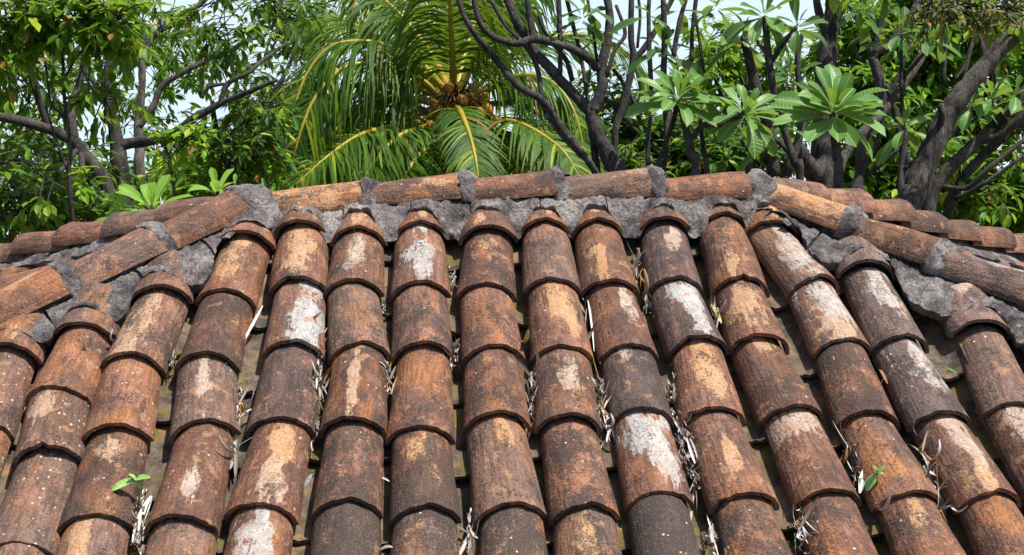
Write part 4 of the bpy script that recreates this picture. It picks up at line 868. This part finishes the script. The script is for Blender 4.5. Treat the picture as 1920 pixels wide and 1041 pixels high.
for i in range(150):                                       # dead flower sprays round the nuts
    a = rf.uniform(0, 6.28); s = at(855 + rf.uniform(-14, 14), 200 + rf.uniform(-25, 15), DC - .35); e = s + Vector((math.cos(a) * rf.uniform(.1, .45), rf.uniform(-.35, -.0), rf.uniform(-.4, .2))); b.tube([s, (s + e) / 2 + Vector((0, 0, .1)), e - Vector((0, 0, .05))], [.012, .008, .004], 4, 0, False)
tag(b.build('flower_sprays', M['stalk'], palm), kind='stuff')
b = MB()
for i in range(220):
    s = at(825 + rf.uniform(-60, 50), 240 + rf.uniform(-20, 25), DC - .25); e = s + Vector((rf.uniform(-.25, .25), rf.uniform(-.2, 0), -rf.uniform(.2, .6))); b.tube([s, (s + e) / 2 + Vector((rf.uniform(-.05, .05), -.05, .03)), e], [.02, .014, .005], 4, 0, False)
tag(b.build('fibre', M['fibre'], palm), kind='stuff')

# ------------------------------------------------------------------ small things lying on the roof
def curl(b, P, d, n, L, W, k1, k2, rd, seg=7):
    """a dry leaf or shred: a strip that rolls along its length and across its width"""
    d = d.normalized(); x = d.cross(n).normalized(); n = x.cross(d); rows = []; p = P.copy(); tw = rd.uniform(-.5, .5)
    for j in range(seg + 1):
        f = j / seg; w_ = W * .5 * math.sin(math.pi * (.06 + .9 * f)) ** .7; row = []
        for q in (-1, -.5, 0, .5, 1): row.append(p + x * (q * w_) * math.cos(k2 * q * .7) + n * (abs(q) ** 1.5 * w_ * math.sin(abs(k2)) * 1.1))
        rows.append(row); a = k1 / seg; d2 = d * math.cos(a) + n * math.sin(a); n = n * math.cos(a) - d * math.sin(a); d = d2
        x = (x * math.cos(tw / seg) + n * math.sin(tw / seg)).normalized(); n = x.cross(d); p = p + d * (L / seg)
    b.grid(rows)
rl = random.Random(17)
def chan(x, y, h=0.0): u, s = on_plane(x, y, h); return plane_pt(u, s, h)
b = MB()
LIT = [(598, 700, 12, 60, 30), (590, 790, 10, 40, 16), (582, 620, 6, 25, 8), (448, 760, 10, 28, 18), (437, 830, 6, 20, 8), (322, 668, 8, 14, 12), (210, 635, 6, 12, 6), (1002, 735, 9, 35, 24), (1130, 745, 8, 50, 24), (1142, 790, 6, 25, 10), (1262, 735, 6, 40, 14), (1285, 800, 10, 45, 30), (1302, 890, 8, 30, 14), (1585, 800, 8, 50, 20), (1605, 860, 9, 40, 18), (1735, 870, 9, 45, 22), (1755, 920, 8, 40, 16), (262, 985, 12, 45, 40),
 (850, 660, 10, 20, 14), (1195, 505, 7, 25, 12), (1215, 575, 8, 14, 8), (1345, 590, 8, 14, 10), (845, 520, 6, 20, 8), (612, 445, 7, 14, 12), (730, 720, 8, 25, 12), (1500, 990, 10, 40, 20), (1335, 1000, 6, 40, 8), (880, 1000, 6, 30, 10), (655, 880, 4, 20, 4), (188, 680, 5, 20, 8), (1095, 600, 4, 50, 10), (1470, 800, 5, 25, 6), (720, 600, 4, 20, 4), (1650, 760, 5, 20, 5)]
for x, y, sx_, sy_, n in LIT:
    for i in range(int(n * 2.4)):
        P = chan(x + rl.gauss(0, sx_ * .45), y + rl.gauss(0, sy_ * .7), rl.uniform(.0, .045)); d = (DN * rl.choice((-1, 1)) * rl.uniform(.6, 1) + UX * rl.gauss(0, .28) + N * rl.uniform(-.08, .1))
        curl(b, P, d, (N + rdir(rl) * .6).normalized(), rl.choice((.015, .03, .05, .08, .12)) * rl.uniform(.7, 1.2), rl.choice((.003, .004, .006, .009, .014)), rl.uniform(-2.5, 2.5), rl.uniform(.2, 1.3), rl, 6)
tag(b.build('leaf_litter', M['litter']), 'bleached curly leaf shreds caught in the channels between the tiles', 'leaf litter', kind='stuff')
LEAVES = [((978, 640, 995, 672), .022, 'dryy', 'crumpled yellow leaf wedged beside a tile in the middle of the roof', 1.2), ((735, 740, 750, 700), .018, 'dryy', 'brown yellow leaf propped upright beside the tiny central sprout', .5), ((1330, 570, 1352, 592), .02, 'dryy', 'pale yellow leaf in the channel right of the white streaked tile', .6),
 ((1205, 555, 1228, 572), .022, 'dryb', 'curled tan leaf rolled up in the channel right of centre', 2.4), ((1768, 690, 1792, 694), .012, 'sprout', 'small pale green fallen leaf on the right hand channel', .4), ((1648, 692, 1664, 708), .014, 'dryb', 'reddish brown fallen leaf on the right hand channel', .6),
 ((573, 915, 583, 890), .018, 'dryw', 'whitish oval leaf lying in the left channel', .4), ((708, 896, 728, 899), .012, 'dryw', 'tiny striped pale leaf lying alone between two lower tiles', .3), ((712, 1036, 728, 1022), .02, 'dryw', 'pale leaf tip at the bottom edge of the photo', .8), ((250, 1020, 280, 925), .03, 'dryw', 'large bleached leaf standing behind the left seedling', .5),
 ((1612, 925, 1622, 878), .024, 'dryw', 'bleached leaf standing behind the right seedling', .5), ((1640, 950, 1672, 1000), .018, 'dryw', 'curved bleached leaf below the right seedling', 1.4), ((1780, 945, 1804, 1005), .012, 'dryw', 'slender curved bleached leaf in the far right channel', 1.0), ((450, 655, 492, 572), .012, 'dryw', 'long straight white blade leaning in the left channel', .1),
 ((590, 575, 598, 690), .008, 'dryw', 'long thin white strip running down a left channel', .3), ((836, 655, 868, 668), .022, 'dryw', 'torn white leaf beside the middle column', 1.0), ((604, 448, 622, 432), .02, 'dryw', 'curled grey leaf under the ridge mortar near the left', 2.6), ((415, 690, 425, 680), .006, 'dryw', 'short white straw on a left hand tile', .1), ((1190, 490, 1205, 515), .02, 'dryw', 'white curled leaf beside the tile with the orange patch', 1.2), ((1100, 545, 1116, 640), .009, 'dryw', 'white strip lodged along the edge of a central tile', .3), ((1325, 965, 1348, 1041), .007, 'dryw', 'thin white stalk in a channel at the bottom edge right of centre', .1)]
for (xa, ya, xb, yb), W, m, lab, cv in LEAVES:
    b = MB(); up_ = .1 if 'tile' in lab and 'straw' in lab else .025; P = chan(xa, ya, up_ - .01); Q = chan(xb, yb, up_ + .03); d = Q - P
    curl(b, P - N * .0, d, (N - d.normalized() * N.dot(d.normalized())).normalized(), d.length * (1 + cv * .12), W, -cv * .6 if cv < 1 else cv, .8, rl, 9)
    o = b.build('fallen_leaf', M[m]); tag(o, lab, 'leaf', 'leaves fallen on the roof')
def seedling(x, y, h, lab, leaves, lean):
    P = chan(x, y, -.02); t = empty('seedling', P); tag(t, lab, 'seedling', 'seedlings sprouting between the tiles')
    top = P + Vector((lean, -.01, h)); b = MB(); b.tube(spline([P, P.lerp(top, .5) + Vector((.006, 0, 0)), top], [.0045, .004, .003])[0], [.0045] * 5 + [.0035] * 6, 6); b.build('stem', M['sproutstem'], t)
    for dx, dz, L, W in leaves:
        b = MB(); d = Vector((dx, -.35, dz)).normalized(); curl(b, top, d, (ZUP + Vector((0, -.5, 0))).normalized(), L, W, -.5, .5, rl, 7); b.build('leaf', M['sprout'], t)
seedling(262, 975, .13, 'seedling with a long pointed leaf growing in the left channel near the bottom', [(-1, -.1, .075, .028), (.7, .45, .05, .024), (.5, -.5, .03, .018), (-.3, .8, .03, .016)], 0)
seedling(1637, 955, .12, 'seedling with one hanging oval leaf in the lower right channel', [(-.7, -.75, .06, .03), (.3, .8, .035, .02), (-.2, .8, .035, .018), (.6, .3, .02, .012)], .0)
seedling(730, 695, .03, 'tiny two leaved sprout in the channel left of centre', [(-.8, .4, .02, .01), (.8, .4, .018, .01)], 0)
sc.cycles.max_bounces = 6; sc.cycles.diffuse_bounces = 3; sc.cycles.glossy_bounces = 2; sc.cycles.transmission_bounces = 4
